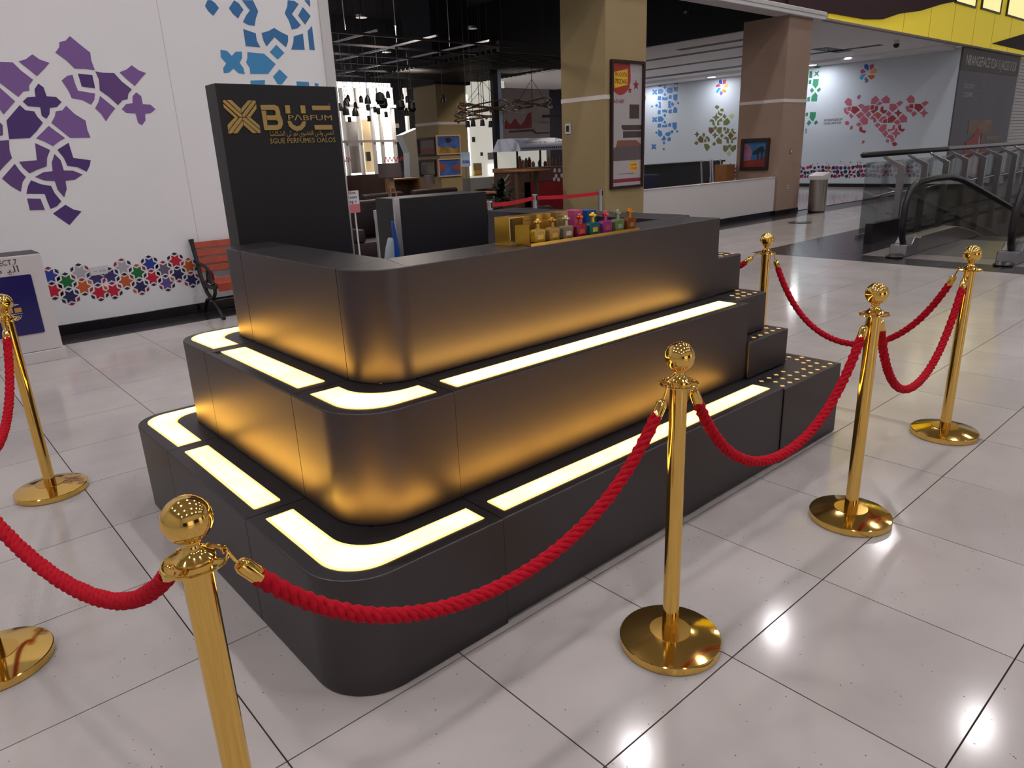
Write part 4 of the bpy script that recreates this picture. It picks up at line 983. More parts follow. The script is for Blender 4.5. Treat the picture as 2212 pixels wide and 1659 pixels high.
# ------------------------------------------------------------------ white screen stand at the left edge
d = thing('screen_stand', 'white information stand with a dark blue screen before the purple mosaic wall', 'display', (.62, 7.2, 0))
MB().box(.22, 1.015, 6.99, 7.42, 0, .095).build('plinth', 'white_gloss', d, bevel=.003)
MB().box(.235, 1.0, 7.0, 7.40, .097, .897).build('body', 'white_gloss', d, bevel=.008, seg=2)
MB().box(.24, .996, 7.005, 7.395, .8971, .8985).build('lid', 'grey_print', d)
s = MB().prism(rrect(.34, .896, .252, .74, .012), 'y', 6.992, 6.9995).build('screen', 'screen', d)
text('title', 'CONNECT.7', .062, 'grey_print', d, (.545, 6.998, .828), width=.275)
text('arabic_title', '\ufef2\ufee3 \ufef4\ufedf\ufe8d', .075, 'grey_print', d, (.585, 6.998, .768), width=.235)
text('screen_arabic', '\ufe8e\ufecc\ufedf\ufe8e\ufea3', .05, 'white_print', s, (.54, 6.990, .50), width=.215)
text('screen_gold', '\u25a0\u25a0\u25a0\u25a0', .05, 'gold_print', s, (.54, 6.990, .445), width=.225)
MB().box(.54, .775, 6.989, 6.992, .432, .435).build('screen_rule', 'white_print', s)
text('screen_small', 'EST 0337', .028, 'white_print', s, (.645, 6.990, .40), width=.12)

# ------------------------------------------------------------------ park bench by the wall
b = thing('park_bench', 'wooden slatted bench with black cast iron ends against the left wall', 'bench', (3.1, 7.75, 0))
def bench_end(x):
    mb = MB()
    mb.tube([(x, 8.01, .79), (x, 8.0, .74), (x, 7.95, .60), (x, 7.90, .42), (x, 7.86, .34), (x, 7.78, .24), (x, 7.70, .20)], [.028, .022, .022, .022, .022, .02, .02], 10)
    mb.tube([(x, 7.52, .33), (x, 7.54, .27), (x, 7.60, .21), (x, 7.70, .19), (x, 7.82, .16), (x, 7.92, .08), (x, 7.95, .012)], .019, 10)
    mb.tube([(x, 7.74, .21), (x, 7.62, .17), (x, 7.52, .10), (x, 7.45, .02), (x, 7.40, .014)], .019, 10)
    mb.tube([(x, 7.48, .335), (x, 7.60, .318), (x, 7.74, .318), (x, 7.86, .345)], .022, 10)
    mb.tube([(x, 7.93, .55), (x, 7.80, .535), (x, 7.66, .52), (x, 7.60, .485), (x, 7.60, .42), (x, 7.56, .35)], .018, 10)
    mb.tube([(x, 7.66, .52), (x, 7.70, .44), (x, 7.72, .36)], .012, 8)
    mb.tube([(x, 7.60, .49), (x, 7.585, .41), (x, 7.63, .36), (x, 7.67, .42)], .010, 8)
    return mb
for x in (2.52, 3.82): bench_end(x).build('cast_end', 'cast_iron', b, smooth=True)
for k in range(4):
    z0 = .445 + .082 * k; y0 = 7.895 + .022 * k
    MB().add([(2.535, y0, z0), (3.805, y0, z0), (3.805, y0 + .024, z0), (2.535, y0 + .024, z0), (2.535, y0 + .018, z0 + .066), (3.805, y0 + .018, z0 + .066), (3.805, y0 + .042, z0 + .066), (2.535, y0 + .042, z0 + .066)],
             [(0, 1, 5, 4), (1, 2, 6, 5), (2, 3, 7, 6), (3, 0, 4, 7), (4, 5, 6, 7), (3, 2, 1, 0)]).build('back_slat', 'wood_slat', b, bevel=.004)
for k in range(4): MB().box(2.535, 3.805, 7.475 + .094 * k, 7.555 + .094 * k, .345, .375).build('seat_slat', 'wood_slat', b, bevel=.004)
MB().box(2.535, 3.805, 7.462, 7.478, .285, .372).build('seat_front_slat', 'wood_slat', b, bevel=.004)
MB().tube([(2.52, 7.66, .185), (3.82, 7.66, .185)], .013, 8).build('tie_rod', 'cast_iron', b)
MB().sphere((2.552, 7.62, .43), .045, 12, 8, (.25, .7, 1.1)).build('red_badge', 'red_belt', b, smooth=True)
# ------------------------------------------------------------------ right side: bin, barrier, posters, railing, escalator
b = thing('litter_bin', 'tall brushed steel bin with a white hood beside the brown column', 'bin', (16.02, 7.72, 0))
MB().lathe([(.19, .03), (.19, .70), (.185, .705)], (16.02, 7.72, 0), 36).build('drum', 'steel_brushed', b, smooth=True)
MB().lathe([(.175, 0), (.175, .03)], (16.02, 7.72, 0), 30).build('foot', 'black_trim', b)
MB().add([(15.86, 7.56, .706), (16.2, 7.56, .706), (16.2, 7.9, .706), (15.86, 7.9, .706), (15.86, 7.56, .79), (16.2, 7.56, .86), (16.2, 7.9, .86), (15.86, 7.9, .79)],
         [(3, 2, 1, 0), (4, 5, 6, 7), (0, 1, 5, 4), (1, 2, 6, 5), (2, 3, 7, 6), (3, 0, 4, 7)]).build('hood', 'white_gloss', b)
w = thing('low_barrier', 'long low white barrier panel between the two columns', 'barrier', (12.6, 8.2, 0))
MB().box(10.32, 14.88, 8.14, 8.26, .10, .812).build('panel', 'white_gloss', w, bevel=.004)
MB().box(10.32, 14.88, 8.15, 8.25, 0, .10).build('kick_strip', 'black_trim', w)
MB().box(10.32, 14.88, 8.13, 8.27, .812, .822).build('cap', 'white_gloss', w)
# framed picture on the brown column
p = thing('framed_picture', 'dark framed landscape with red ground and trees on the brown column', 'picture', (14.9, 8.68, 1.3))
def frame(parent, plane, a0, a1, z0, z1, at_, wd, th, m, sgn=-1):
    mb = MB()
    f = [(a0, a1, z0, z0 + wd), (a0, a1, z1 - wd, z1), (a0, a0 + wd, z0 + wd, z1 - wd), (a1 - wd, a1, z0 + wd, z1 - wd)]
    for (c0, c1, e0, e1) in f:
        if plane == 'y': mb.box(c0, c1, at_ - th, at_, e0, e1)
        else: mb.box(at_ - th, at_, c0, c1, e0, e1)
    return mb.build('frame', m, parent, bevel=.004)
mat('pic_sky', (40, 100, 150), .4, var=.3, vscale=4); mat('pic_red', (120, 40, 24), .5, var=.2); mat('pic_tree', (26, 24, 30), .6); mat('pic_pink', (150, 100, 130), .5, var=.2, vscale=8)
frame(p, 'x', 8.335, 9.01, .965, 1.628, 14.9, .07, .05, 'frame_dark')
MB().box(14.885, 14.9, 8.40, 8.945, 1.03, 1.56).build('sky', 'pic_sky', p)
MB().prism([(8.40, 1.03), (8.945, 1.03), (8.945, 1.21), (8.7, 1.17), (8.40, 1.24)], 'x', 14.880, 14.886).build('ground', 'pic_red', p)
MB().prism([(8.945, 1.16), (8.945, 1.53), (8.82, 1.50), (8.74, 1.36), (8.76, 1.18)], 'x', 14.878, 14.886).build('pink_tree', 'pic_pink', p)
MB().prism([(8.44, 1.36), (8.50, 1.46), (8.58, 1.44), (8.70, 1.36), (8.73, 1.29), (8.62, 1.31), (8.60, 1.18), (8.585, 1.18), (8.58, 1.33), (8.52, 1.34), (8.515, 1.17), (8.50, 1.17), (8.495, 1.34)], 'x', 14.876, 14.8855).build('dark_tree', 'pic_tree', p)
sw = thing('wall_switch', 'small square wall switch on the light side of the brown column', 'switch', (15.37, 8.1, 1.33))
MB().box(15.32, 15.42, 8.085, 8.1, 1.28, 1.38).build('plate', 'steel', sw, bevel=.004); MB().box(15.345, 15.395, 8.08, 8.086, 1.305, 1.355).build('rocker', 'white_gloss', sw)
so = thing('wall_socket', 'small white socket low on the light side of the brown column', 'socket', (15.37, 8.1, .6))
MB().box(15.33, 15.41, 8.09, 8.1, .55, .62).build('plate', 'white_gloss', so, bevel=.004); MB().box(15.35, 15.39, 8.086, 8.091, .57, .60).build('insert', 'grey_print', so)
th = thing('thermostat', 'small white wall control with a black dial on the olive column', 'switch', (9.27, 8.92, 1.9))
MB().box(9.25, 9.27, 8.86, 8.99, 1.80, 1.97).build('case', 'white_gloss', th, bevel=.006); MB().box(9.244, 9.251, 8.895, 8.955, 1.84, 1.935).build('dial', 'black', th)
# bedroom poster on the olive column
p = thing('tall_poster', 'tall framed bedroom sale poster on the olive column', 'poster', (9.8, 8.1, .88))
frame(p, 'y', 9.378, 10.222, .885, 2.885, 8.1, .045, .05, 'frame_dark')
mat('pos_bg', (178, 170, 172), .35, var=.06, vscale=1.2); mat('pos_red', (160, 52, 48), .4); mat('pos_yel', (226, 176, 44), .4); mat('pos_dark', (70, 58, 58), .4, var=.2, vscale=6); mat('pos_bed', (96, 84, 88), .5, var=.15); mat('pos_cover', (128, 82, 70), .5)
mat('pos_maroon', (140, 44, 60), .4)
MB().box(9.42, 10.18, 8.085, 8.1, .925, 2.845).build('sheet', 'pos_bg', p)
YP = 8.0845
MB().prism([q for q in arc(9.62, 2.62, .26, 180, 360, 16) if q[0] > 9.42] + [(9.86, 2.84), (9.42, 2.84)], 'y', YP - .002, YP).build('red_disc', 'pos_red', p)
MB().prism([(9.47, 2.46), (9.80, 2.52), (9.80, 2.76), (9.46, 2.70)], 'y', YP - .004, YP - .002).build('price_tag', 'pos_yel', p)
text('price_line', 'YN OOTN', .095, 'frame_dark', p, (9.48, YP - .005, 2.635), width=.30); text('price_line', '7EIZAIG', .095, 'frame_dark', p, (9.48, YP - .005, 2.535), width=.30)
def star5(cx, cz, r):
    return [(cx + (r if i % 2 == 0 else r * .42) * math.cos(math.radians(90 + 36 * i)), cz + (r if i % 2 == 0 else r * .42) * math.sin(math.radians(90 + 36 * i))) for i in range(10)]
for cx, cz, r in ((10.02, 2.52, .085), (9.86, 2.44, .06)): MB().prism(star5(cx, cz, r), 'y', YP - .002, YP).build('star', 'pos_maroon', p)
text('poster_word', 'AEHBF', .085, 'pos_maroon', p, (9.45, YP - .002, 2.235), width=.27)
MB().box(9.86, 10.11, YP - .003, YP, 2.0, 2.22).build('mirror', 'pos_dark', p)
MB().prism([(9.66, 1.90), (10.18, 1.90), (10.18, 1.82), (9.70, 1.82), (9.66, 1.86)], 'y', YP - .003, YP).build('headboard', 'pos_dark', p)
MB().box(9.70, 10.17, YP - .002, YP, 1.70, 1.80).build('books', 'pos_dark', p)
MB().prism([(9.44, 1.36), (9.56, 1.66), (10.05, 1.66), (10.18, 1.58), (10.18, 1.36), (9.44, 1.36)], 'y', YP - .002, YP).build('bed_cover', 'pos_cover', p)
MB().prism([(9.43, 1.38), (9.47, 1.55), (10.18, 1.57), (10.18, 1.34), (9.43, 1.34)], 'y', YP - .0035, YP - .002).build('bed', 'pos_bed', p)
MB().prism(rrect(9.88, 10.09, 1.16, 1.31, .02), 'y', YP - .002, YP).build('offer_tag', 'pos_yel', p)
text('offer_line', 'UI 99', .06, 'pos_red', p, (9.91, YP - .003, 1.24), width=.14); text('offer_line', '19 00', .06, 'pos_red', p, (9.91, YP - .003, 1.18), width=.14)
MB().box(9.58, 10.0, YP - .001, YP, 1.12, 1.126).build('fine_print', 'grey_print', p)
MB().box(9.42, 10.18, YP - .002, YP, .985, 1.045).build('footer_band', 'pos_maroon', p)

# ------------------------------------------------------------------ facade beyond the corner
fx = thing('facade_banner', 'dark grey shop hoarding with white lettering and a red figure beyond the far corner', 'banner', (27.8, 8.1, 0))
mat('banner', (84, 82, 94), .4, var=.15, vscale=.6); mat('banner_head', (84, 72, 70), .5); mat('banner_red', (176, 66, 58), .5); mat('banner_tan', (150, 120, 96), .5, var=.2)
MB().box(25.01, 30.6, 8.1, 8.14, 0, 3.97).build('board', 'banner', fx)
MB().box(25.02, 30.6, 8.09, 8.1, 3.35, 3.94).build('header', 'banner_head', fx)
text('headline', 'NRANGEFACE IS3A II JAGSS II EX', .40, 'white_print', fx, (25.35, 8.088, 3.5), width=4.9)
text('subline', 'DEASCERN', .19, 'white_print', fx, (25.5, 8.096, 2.86), width=.85); text('subline', 'SCRSAPE', .19, 'white_print', fx, (25.5, 8.096, 2.62), width=.85)
for q, zz in enumerate((3.0, 2.74, 2.48)): text('small_line', ('CORNICE', 'SMTHDERN', 'ITEMRALE LST'), .12, 'grey_print', fx, (26.45, 8.096, zz), width=.8) if False else text('small_line', ('CORNICE', 'SMTHDERN', 'ITEMRALELST')[q], .13, 'print_sy', fx, (26.45, 8.096, zz), width=.85)
MB().box(26.45, 28.6, 8.092, 8.1, 1.55, 1.95).build('tan_block', 'banner_tan', fx)
MB().prism([(26.3, .2), (27.4, .2), (27.45, 1.2), (27.6, 1.62), (27.35, 1.75), (27.0, 1.45), (26.4, 1.28)], 'y', 8.088, 8.1).build('red_coat', 'banner_red', fx)
MB().prism([(27.75, .2), (28.6, .2), (28.5, 1.15), (28.05, 1.2), (27.8, 1.6)], 'y', 8.088, 8.1).build('red_coat', 'banner_red', fx)
MB().prism([(27.45, .3), (27.75, .3), (27.72, 1.35), (27.55, 1.5)], 'y', 8.086, 8.0985).build('white_shirt', 'print_sy', fx)
MB().box(28.3, 29.6, 8.09, 8.1, 1.32, 1.45).build('label_bar', 'banner_tan', fx)
sh = thing('roller_shutter', 'pale roller shutter at the right edge beyond the dark hoarding', 'shutter', (32, 8.15, 0))
MB().box(30.6, 34, 8.2, 8.3, 0, 3.975).build('backing', 'cream', sh)
for k in range(36): MB().box(30.62, 34, 8.165, 8.2, .05 + .105 * k, .14 + .105 * k).build('slat', 'white_gloss', sh)
MB().box(30.6, 30.72, 8.1, 8.2, 0, 3.975).build('guide', 'cream', sh)
for n, (u0, u1, v) in enumerate(((2062, 2106, 19), (2118, 2159, 32), (2172, 2212, 46))):
    a, c = aty(u0, v - 10, 8.1), aty(u1, v, 8.1)
    l = thing('light_box', ('leftmost backlit poster on the yellow fascia', 'middle backlit poster on the yellow fascia', 'rightmost backlit poster on the yellow fascia')[n], 'light box', (a.x, 8.1, a.z), 'backlit posters on the yellow fascia')
    z0 = max(4.3, c.z); frame(l, 'y', a.x, c.x, z0, z0 + 2.1, 8.115, .05, .05, 'frame_dark')
    MB().box(a.x + .05, c.x - .05, 8.09, 8.114, z0 + .05, z0 + 2.05).build('poster', 'light_box', l)
cm = aty(1960, 78, 8.35)
sc_ = thing('dome_camera', 'small dome security camera under the white soffit edge', 'camera', (cm.x, 8.6, 3.975))
MB().lathe([(.07, 3.975), (.07, 3.90), (.05, 3.88)], (cm.x, 8.6, 0), 16).build('mount', 'white_gloss', sc_); MB().sphere((cm.x, 8.6, 3.87), .075, 16, 10).build('dome', 'black', sc_, smooth=True)

# ------------------------------------------------------------------ glass railing along the well
r = thing('glass_railing', 'steel and glass railing along the escalator well', 'railing', (12, 5.0, 0))
HZ = 1.285
MB().tube([(11.75, 5.02, HZ), (11.80, 5.02, HZ), (15.4, 5.02, HZ)], [.02, .045, .045], 12).build('rubber_grip', 'rubber', r, smooth=True)
MB().tube([(15.4, 5.02, HZ), (26, 5.02, HZ)], .045, 12).build('handrail', 'steel', r, smooth=True)
MB().box(11.9, 26, 4.99, 5.05, 0, .05).build('shoe', 'steel', r)
k = 0
x = 11.95
while x < 25.5:
    MB().box(x + .01, x + .99, 5.013, 5.027, .05, 1.165).build('glass_pane', 'grey_glass', r); x += 1.0
x = 12.55; PM = None
while x < 25.5:
    if PM is None:
        mb = MB()
        mb.prism([(4.66, -.35), (4.76, -.35), (4.76, 1.06), (4.98, 1.20), (5.02, 1.245), (4.99, 1.255), (4.94, 1.225), (4.66, 1.09)], 'x', x - .03, x + .03)
        PM = mb.build('post', 'steel', r, bevel=.004); px = x
        MH = MB().tube([(x, 4.76, .70), (x - .04, 4.9, .66), (x - .10, 5.01, .62)], .016, 8).build('glass_clamp', 'steel', r, smooth=True)
    else:
        part_copy(PM, r, (x - px, 0, 0)); part_copy(MH, r, (x - px, 0, 0))
    x += 1.0
MB().box(11.3, 12.44, 4.55, 4.66, 0, .30).build('end_curb', 'black_trim', r)
# ------------------------------------------------------------------ escalator
e = thing('escalator', 'descending escalator with black handrails and glass sides beyond the rope posts', 'escalator', (11, 3.1, 0))
def balustrade(y, lab):
    top = [(10.42, .10), (10.30, .25), (10.25, .48), (10.28, .70), (10.38, .86), (10.58, .945), (11.2, .965), (11.8, .955), (12.25, .90), (12.9, .765), (14.9, .31), (20.0, -.86)]
    MB().tube([(a, y, z) for a, z in top], .042, 12).build('handrail', 'rubber', e, smooth=True)
    bot = [(20.0, -1.65), (15.05, -.50), (12.9, .05), (12.3, .165), (10.6, .17), (10.45, .20)]
    MB().prism([(a, z - .03) for a, z in top[1:]] + bot, 'x' if False else 'y', y - .006, y + .006).build('glass_side', 'clear_glass', e)
    MB().prism([(10.45, .0), (12.44, .0), (12.46, -.30), (15.05, -.95), (20, -2.1), (20, -1.62), (15.05, -.46), (12.9, .09), (12.1, .235), (10.75, .235), (10.45, .12)], 'y', y - .09, y + .09).build('deck', 'steel_brushed', e, bevel=.006)
    MB().prism([(10.20, 0), (10.62, 0), (10.62, .22), (10.46, .25), (10.36, .16), (10.22, .16)], 'y', y - .11, y + .11).build('newel_foot', 'steel', e, bevel=.01)
    MB().lathe([(.10, 0), (.11, .02), (.06, .05)], (10.12, y, 0), 16).build('inlet_cap', 'rubber', e, smooth=True)
balustrade(3.75, 'left'); balustrade(2.50, 'right')
MB().box(10.62, 12.44, 2.62, 3.63, 0, .006).build('landing_plate', 'steel', e)
stm = None
for k in range(12):
    x0 = 12.46 + .40 * k; z = -.02 - .145 * max(0, k - 1) * .62
    if stm is None: stm = MB().box(x0, x0 + .40, 2.62, 3.63, z - .18, z).build('step', 'metal_black', e, bevel=.004); sx, sz = x0, z
    else: part_copy(stm, e, (x0 - sx, 0, z - sz))
# ------------------------------------------------------------------ belt barriers at the cafe edge
BP = [((4.327, 7.195), 'silver belt post left of the black cabinet'), ((5.826, 6.979), 'silver belt post at the right edge of the black cabinet'), ((7.02, 7.427), 'silver belt post in the middle of the red belt'), ((8.088, 7.157), 'silver belt post right before the olive column')]
bp0 = None
for n, ((x, y), lab) in enumerate(BP):
    if bp0 is None:
        bp0 = thing('belt_post', lab, 'stanchion', (x, y, 0), 'silver belt posts at the cafe edge')
        MB().lathe([(.17, 0), (.17, .015), (.05, .03)], (x, y, 0), 28).build('foot', 'steel', bp0, smooth=True)
        MB().lathe([(.032, .03), (.032, .88)], (x, y, 0), 20).build('tube', 'aluminium', bp0, smooth=True)
        hd = MB().lathe([(.036, .88), (.036, .97), (.03, .975)], (x, y, 0), 20).build('head', 'aluminium', bp0, smooth=True)
        MB().box(x - .012, x + .012, y - .0375, y - .03, .89, .955).build('belt_slot', 'black', hd)
    else: copy_thing(bp0, (x, y, 0), lab)
for (a, b, lab) in ((0, 1, 'red retractable belt running behind the black cabinet'), (1, 2, 'red retractable belt right of the black cabinet'), (2, 3, 'red retractable belt before the olive column')):
    A, B = Vector(BP[a][0]), Vector(BP[b][0]); d = (B - A).normalized(); A = A + d * .04; B = B - d * .04
    mb = MB(); v = []; f = []
    nn = Vector((-d.y, d.x)) * .0015
    for i in range(13):
        s = i / 12; q = A.lerp(B, s); sg_ = .015 * 4 * s * (1 - s)
        v += [(q.x - nn.x, q.y - nn.y, .898 - sg_), (q.x + nn.x, q.y + nn.y, .898 - sg_), (q.x + nn.x, q.y + nn.y, .948 - sg_), (q.x - nn.x, q.y - nn.y, .948 - sg_)]
        if i:
            k = i * 4
            f += [(k - 4 + j, k - 4 + (j + 1) % 4, k + (j + 1) % 4, k + j) for j in range(4)]
    f += [(3, 2, 1, 0), (48, 49, 50, 51)]
    bl = mb.add(v, f).build('barrier_belt', 'red_belt', loc=(A.x, A.y, .92)); tag(bl, lab, 'belt', 'red belts between the silver posts')
# notice on a stand
n = aty(762, 437, 7.0); t = thing('notice_stand', 'pink and white notice on a thin white stand beside the black sign', 'notice', (n.x, 7.0, 0))
mat('notice_pink', (196, 110, 116), .5)
MB().box(n.x - .075, n.x + .075, 6.99, 7.0, n.z - .02, n.z + .12).build('upper_sheet', 'white_print', t)
MB().box(n.x - .075, n.x + .075, 6.988, 7.0, n.z - .11, n.z - .02).build('lower_sheet', 'notice_pink', t)
text('notice_line', 'Allon\nReeer\nSeg o', .045, 'grey_print', t, (n.x - .065, 6.988, n.z + .085), width=.12)
MB().tube([(n.x + .02, 7.01, n.z - .1), (n.x + .03, 7.01, .03)], .009, 8).build('pole', 'white_gloss', t)
MB().lathe([(.11, 0), (.11, .02), (.02, .03)], (n.x + .03, 7.01, 0), 20).build('foot', 'white_gloss', t, smooth=True)

# ------------------------------------------------------------------ lit shop front at the back of the cafe
YB = 19.0
mat('shop_light', (250, 246, 240), .6, emit=(255, 250, 242), estr=2.4)
mat('shop_warm', (214, 190, 150), .6, emit=(236, 206, 160), estr=.45)
mat('shop_grey', (150, 146, 140), .6, emit=(200, 196, 190), estr=.12)
mat('zigzag', (170, 24, 44), .5)
A0, A1 = aty(700, 300, YB).x, aty(888, 300, YB).x
sf = struct('window_1', MB().box(A0, A1, YB + .9, YB + 1.0, .9, 3.7), 'shop_light')
def wpanel(u0, u1, v0, v1, y, m, nm='interior_panel', dpt=.06):
    um = (u0 + u1) / 2; a, c = aty(u0, (v0 + v1) / 2, y), aty(u1, (v0 + v1) / 2, y)
    return MB().box(a.x, c.x, y, y + dpt, aty(um, v1, y).z, aty(um, v0, y).z).build(nm, m, sf)
wpanel(752, 778, 262, 372, YB + .7, 'shop_grey'); wpanel(786, 805, 258, 372, YB + .7, 'shop_warm'); wpanel(757, 784, 316, 374, YB + .6, 'wall_grey'); wpanel(792, 801, 328, 348, YB + .6, 'grey_print')
wpanel(853, 858, 262, 300, YB + .6, 'black'); wpanel(855, 862, 267, 276, YB + .55, 'shop_grey')
for u in (731, 747, 779, 808, 826, 853, 884): wpanel(u - 2.2, u + 2.2, 190, 380, YB, 'cream', 'mullion', .12)
wpanel(722, 905, 302, 307, YB - .02, 'wall_grey', 'transom', .14); wpanel(722, 905, 376, 384, YB - .02, 'cafe_floor', 'sill', .2); wpanel(722, 905, 226, 232, YB - .02, 'cream', 'transom', .14)
a = aty(722, 384, YB); struct('wall_shopfront', MB().box(a.x - 1, aty(905, 384, YB).x, YB - .05, YB + .3, 0, a.z), 'cafe_floor')
zz = MB()
for (u0, u1) in ((740, 757), (829, 888)):
    a, c = aty(u0, 345, YB - .1), aty(u1, 342, YB - .1); nn = max(3, int((c.x - a.x) / .13)); h = .07
    for i in range(nn):
        x0 = a.x + (c.x - a.x) * i / nn; w = (c.x - a.x) / nn; z = a.z
        for s in (0, 1):
            p = [(x0 + s * w / 2, z + (h if s else -h)), (x0 + w * .18 + s * w / 2, z + (h if s else -h)), (x0 + w / 2 + w * .18 + s * w / 2, z - (h if s else -h)), (x0 + w / 2 + s * w / 2, z - (h if s else -h))]
            zz.prism(p, 'y', YB - .10, YB - .09)
zz.build('zigzag_band', 'zigzag', sf, kind='stuff')
# stair side and white wall right of the windows
a, c = aty(885, 400, 17.5), aty(906, 270, 17.5)
st = tag(MB().prism([(aty(868, 292, 17.5).x, aty(868, 292, 17.5).z), (aty(906, 292, 17.5).x, aty(906, 276, 17.5).z), (aty(912, 400, 17.5).x, .002), (a.x, .002), (aty(884, 330, 17.5).x, aty(884, 330, 17.5).z)], 'y', 17.5, 17.8).build('stair_panel', 'wall_back_white', loc=(a.x, 17.5, 0)), 'pale stepped stair side left of the far column', 'stair')
bpn = aty(903, 398, 16.8); tag(MB().box(bpn.x - .14, bpn.x + .12, 16.8, 16.9, 0, aty(903, 384, 16.8).z).build('blue_panel', 'print_sb', loc=(bpn.x, 16.8, 0)), 'small deep blue panel at the foot of the far column', 'panel')
# bright white rooms between the far column and the glass post
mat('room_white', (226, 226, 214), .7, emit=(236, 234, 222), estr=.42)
a, c = aty(990, 400, 20.5), aty(1066, 180, 20.5)
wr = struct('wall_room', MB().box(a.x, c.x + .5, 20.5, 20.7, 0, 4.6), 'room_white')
def rpanel(u0, u1, v0, v1, m, y=20.49, nm='room_panel'):
    p, q = aty(u0, v1, y), aty(u1, v0, y); MB().box(p.x, q.x, y - .03, y + .005, p.z, q.z).build(nm, m, wr)
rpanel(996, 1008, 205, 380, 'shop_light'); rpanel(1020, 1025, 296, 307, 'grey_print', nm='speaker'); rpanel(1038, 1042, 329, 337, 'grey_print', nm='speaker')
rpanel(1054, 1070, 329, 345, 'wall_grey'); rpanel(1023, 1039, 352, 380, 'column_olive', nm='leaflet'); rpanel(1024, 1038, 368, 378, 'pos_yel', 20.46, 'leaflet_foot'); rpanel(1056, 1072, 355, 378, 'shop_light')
# white banner stand with blue lettering
b = aty(1006, 345, 14.0); bt = thing('banner_stand', 'pale blue and white sign on a steel stand right of the far column', 'sign', (b.x, 14, 0))
mat('sky_print', (170, 196, 232), .5)
MB().box(b.x - .14, b.x + .12, 13.98, 14.0, b.z - .16, b.z + .17).build('board', 'sky_print', bt)
text('board_line', 'ALHAKA', .11, 'print_sb', bt, (b.x - .12, 13.975, b.z - .08), width=.22)
MB().tube([(b.x - .01, 14.01, b.z - .15), (b.x - .01, 14.01, .02)], .015, 8).build('pole', 'steel', bt); MB().lathe([(.16, 0), (.16, .02)], (b.x - .01, 14.01, 0), 18).build('foot', 'steel', bt)
# grey wall with a red landscape behind the cart
YW = 17.0
a, c = aty(1086, 400, YW), aty(1186, 190, YW)
gw = struct('wall_cafe', MB().box(a.x, c.x, YW, YW + .2, 0, aty(1130, 192, YW).z), 'wall_grey')
mat('red_hills', (128, 34, 42), .6, var=.2, vscale=2)
def up(pts, y): return [(aty(u, v, y).x, aty(u, v, y).z) for u, v in pts]
MB().prism(up([(1090, 278), (1092, 258), (1102, 270), (1112, 256), (1124, 272), (1133, 262), (1140, 246), (1147, 242), (1148, 276), (1120, 278)], YW), 'y', YW - .02, YW).build('red_hills', 'red_hills', gw)
MB().prism(up([(1100, 283), (1150, 279), (1158, 286), (1186, 285), (1186, 288), (1157, 289), (1149, 283), (1100, 286)], YW), 'y', YW - .03, YW).build('dark_rail', 'frame_dark', gw)
MB().prism(up([(1171, 248), (1214, 248), (1214, 254), (1171, 254)], YW - .5), 'y', YW - .52, YW - .5).build('dark_rail', 'black', gw)
# glass post between the two cafe halves
g1 = aty(1074, 300, 12.6)
gp = thing('glass_screen_post', 'tall dark steel post of the cafe glass screen', 'post', (g1.x, 12.6, 0))
MB().box(g1.x - .09, g1.x + .04, 12.55, 12.65, 0, 3.25).build('mullion', 'metal_black', gp); MB().box(g1.x + .04, g1.x + .16, 12.58, 12.62, 0, 3.2).build('edge_pane', 'sky_print', gp)
pa, pc = aty(1000, 406, 12.2), aty(1088, 380, 12.2)
pt = thing('low_glass_partition', 'low frosted glass partition before the bright white room', 'partition', (pa.x, 12.2, 0))
mat('frosted', (150, 148, 146), .35, alpha=.75)
MB().box(pa.x, pc.x, 12.19, 12.21, .05, pc.z).build('pane', 'frosted', pt); MB().box(pa.x, pc.x, 12.17, 12.23, 0, .05).build('rail', 'steel', pt)

# ------------------------------------------------------------------ pictures on the far column
mat('photo_a', (120, 120, 110), .4, var=.5, vscale=3); mat('photo_b', (60, 96, 170), .4, var=.5, vscale=4); mat('photo_c', (104, 88, 84), .4, var=.3, vscale=4); mat('photo_d', (130, 122, 108), .4, var=.3, vscale=4)
mat('photo_gold', (170, 130, 60), .5, var=.4, vscale=6); mat('photo_rust', (150, 76, 66), .5, var=.3, vscale=5); mat('frame_pale', (206, 176, 150), .5)
fx0 = fc.x
def fpic(lab, plane, uv, base, extra, fm):
    if plane == 'y':
        p, q = aty(uv[0], uv[3], 15.6), aty(uv[1], uv[2], 15.6)
        t = thing('framed_photo', lab, 'picture', (p.x, 15.6, p.z), 'framed photos on the far column'); frame(t, 'y', p.x, q.x, p.z, q.z, 15.6, .035, .04, fm)
        MB().box(p.x + .03, q.x - .03, 15.585, 15.6, p.z + .03, q.z - .03).build('sky', base, t)
        w, h = q.x - p.x - .07, q.z - p.z - .07
        for nm, m, poly in extra: MB().prism([(p.x + .035 + a * w, p.z + .035 + b * h) for a, b in poly], 'y', 15.582, 15.586).build(nm, m, t)
    else:
        p, q = atx(uv[0], uv[3], fx0), atx(uv[1], uv[2], fx0)
        t = thing('framed_photo', lab, 'picture', (fx0, p.y, p.z), 'framed photos on the far column'); y0, y1 = min(p.y, q.y), max(p.y, q.y); z0, z1 = min(p.z, q.z), max(p.z, q.z)
        frame(t, 'x', y0, y1, z0, z1, fx0, .05, .04, fm); MB().box(fx0 - .015, fx0, y0 + .04, y1 - .04, z0 + .04, z1 - .04).build('image', base, t)
        for nm, m, poly in extra: MB().prism([(y1 - .05 - a * (y1 - y0 - .1), z0 + .05 + b * (z1 - z0 - .1)) for a, b in poly], 'x', fx0 - .018, fx0 - .014).build(nm, m, t)
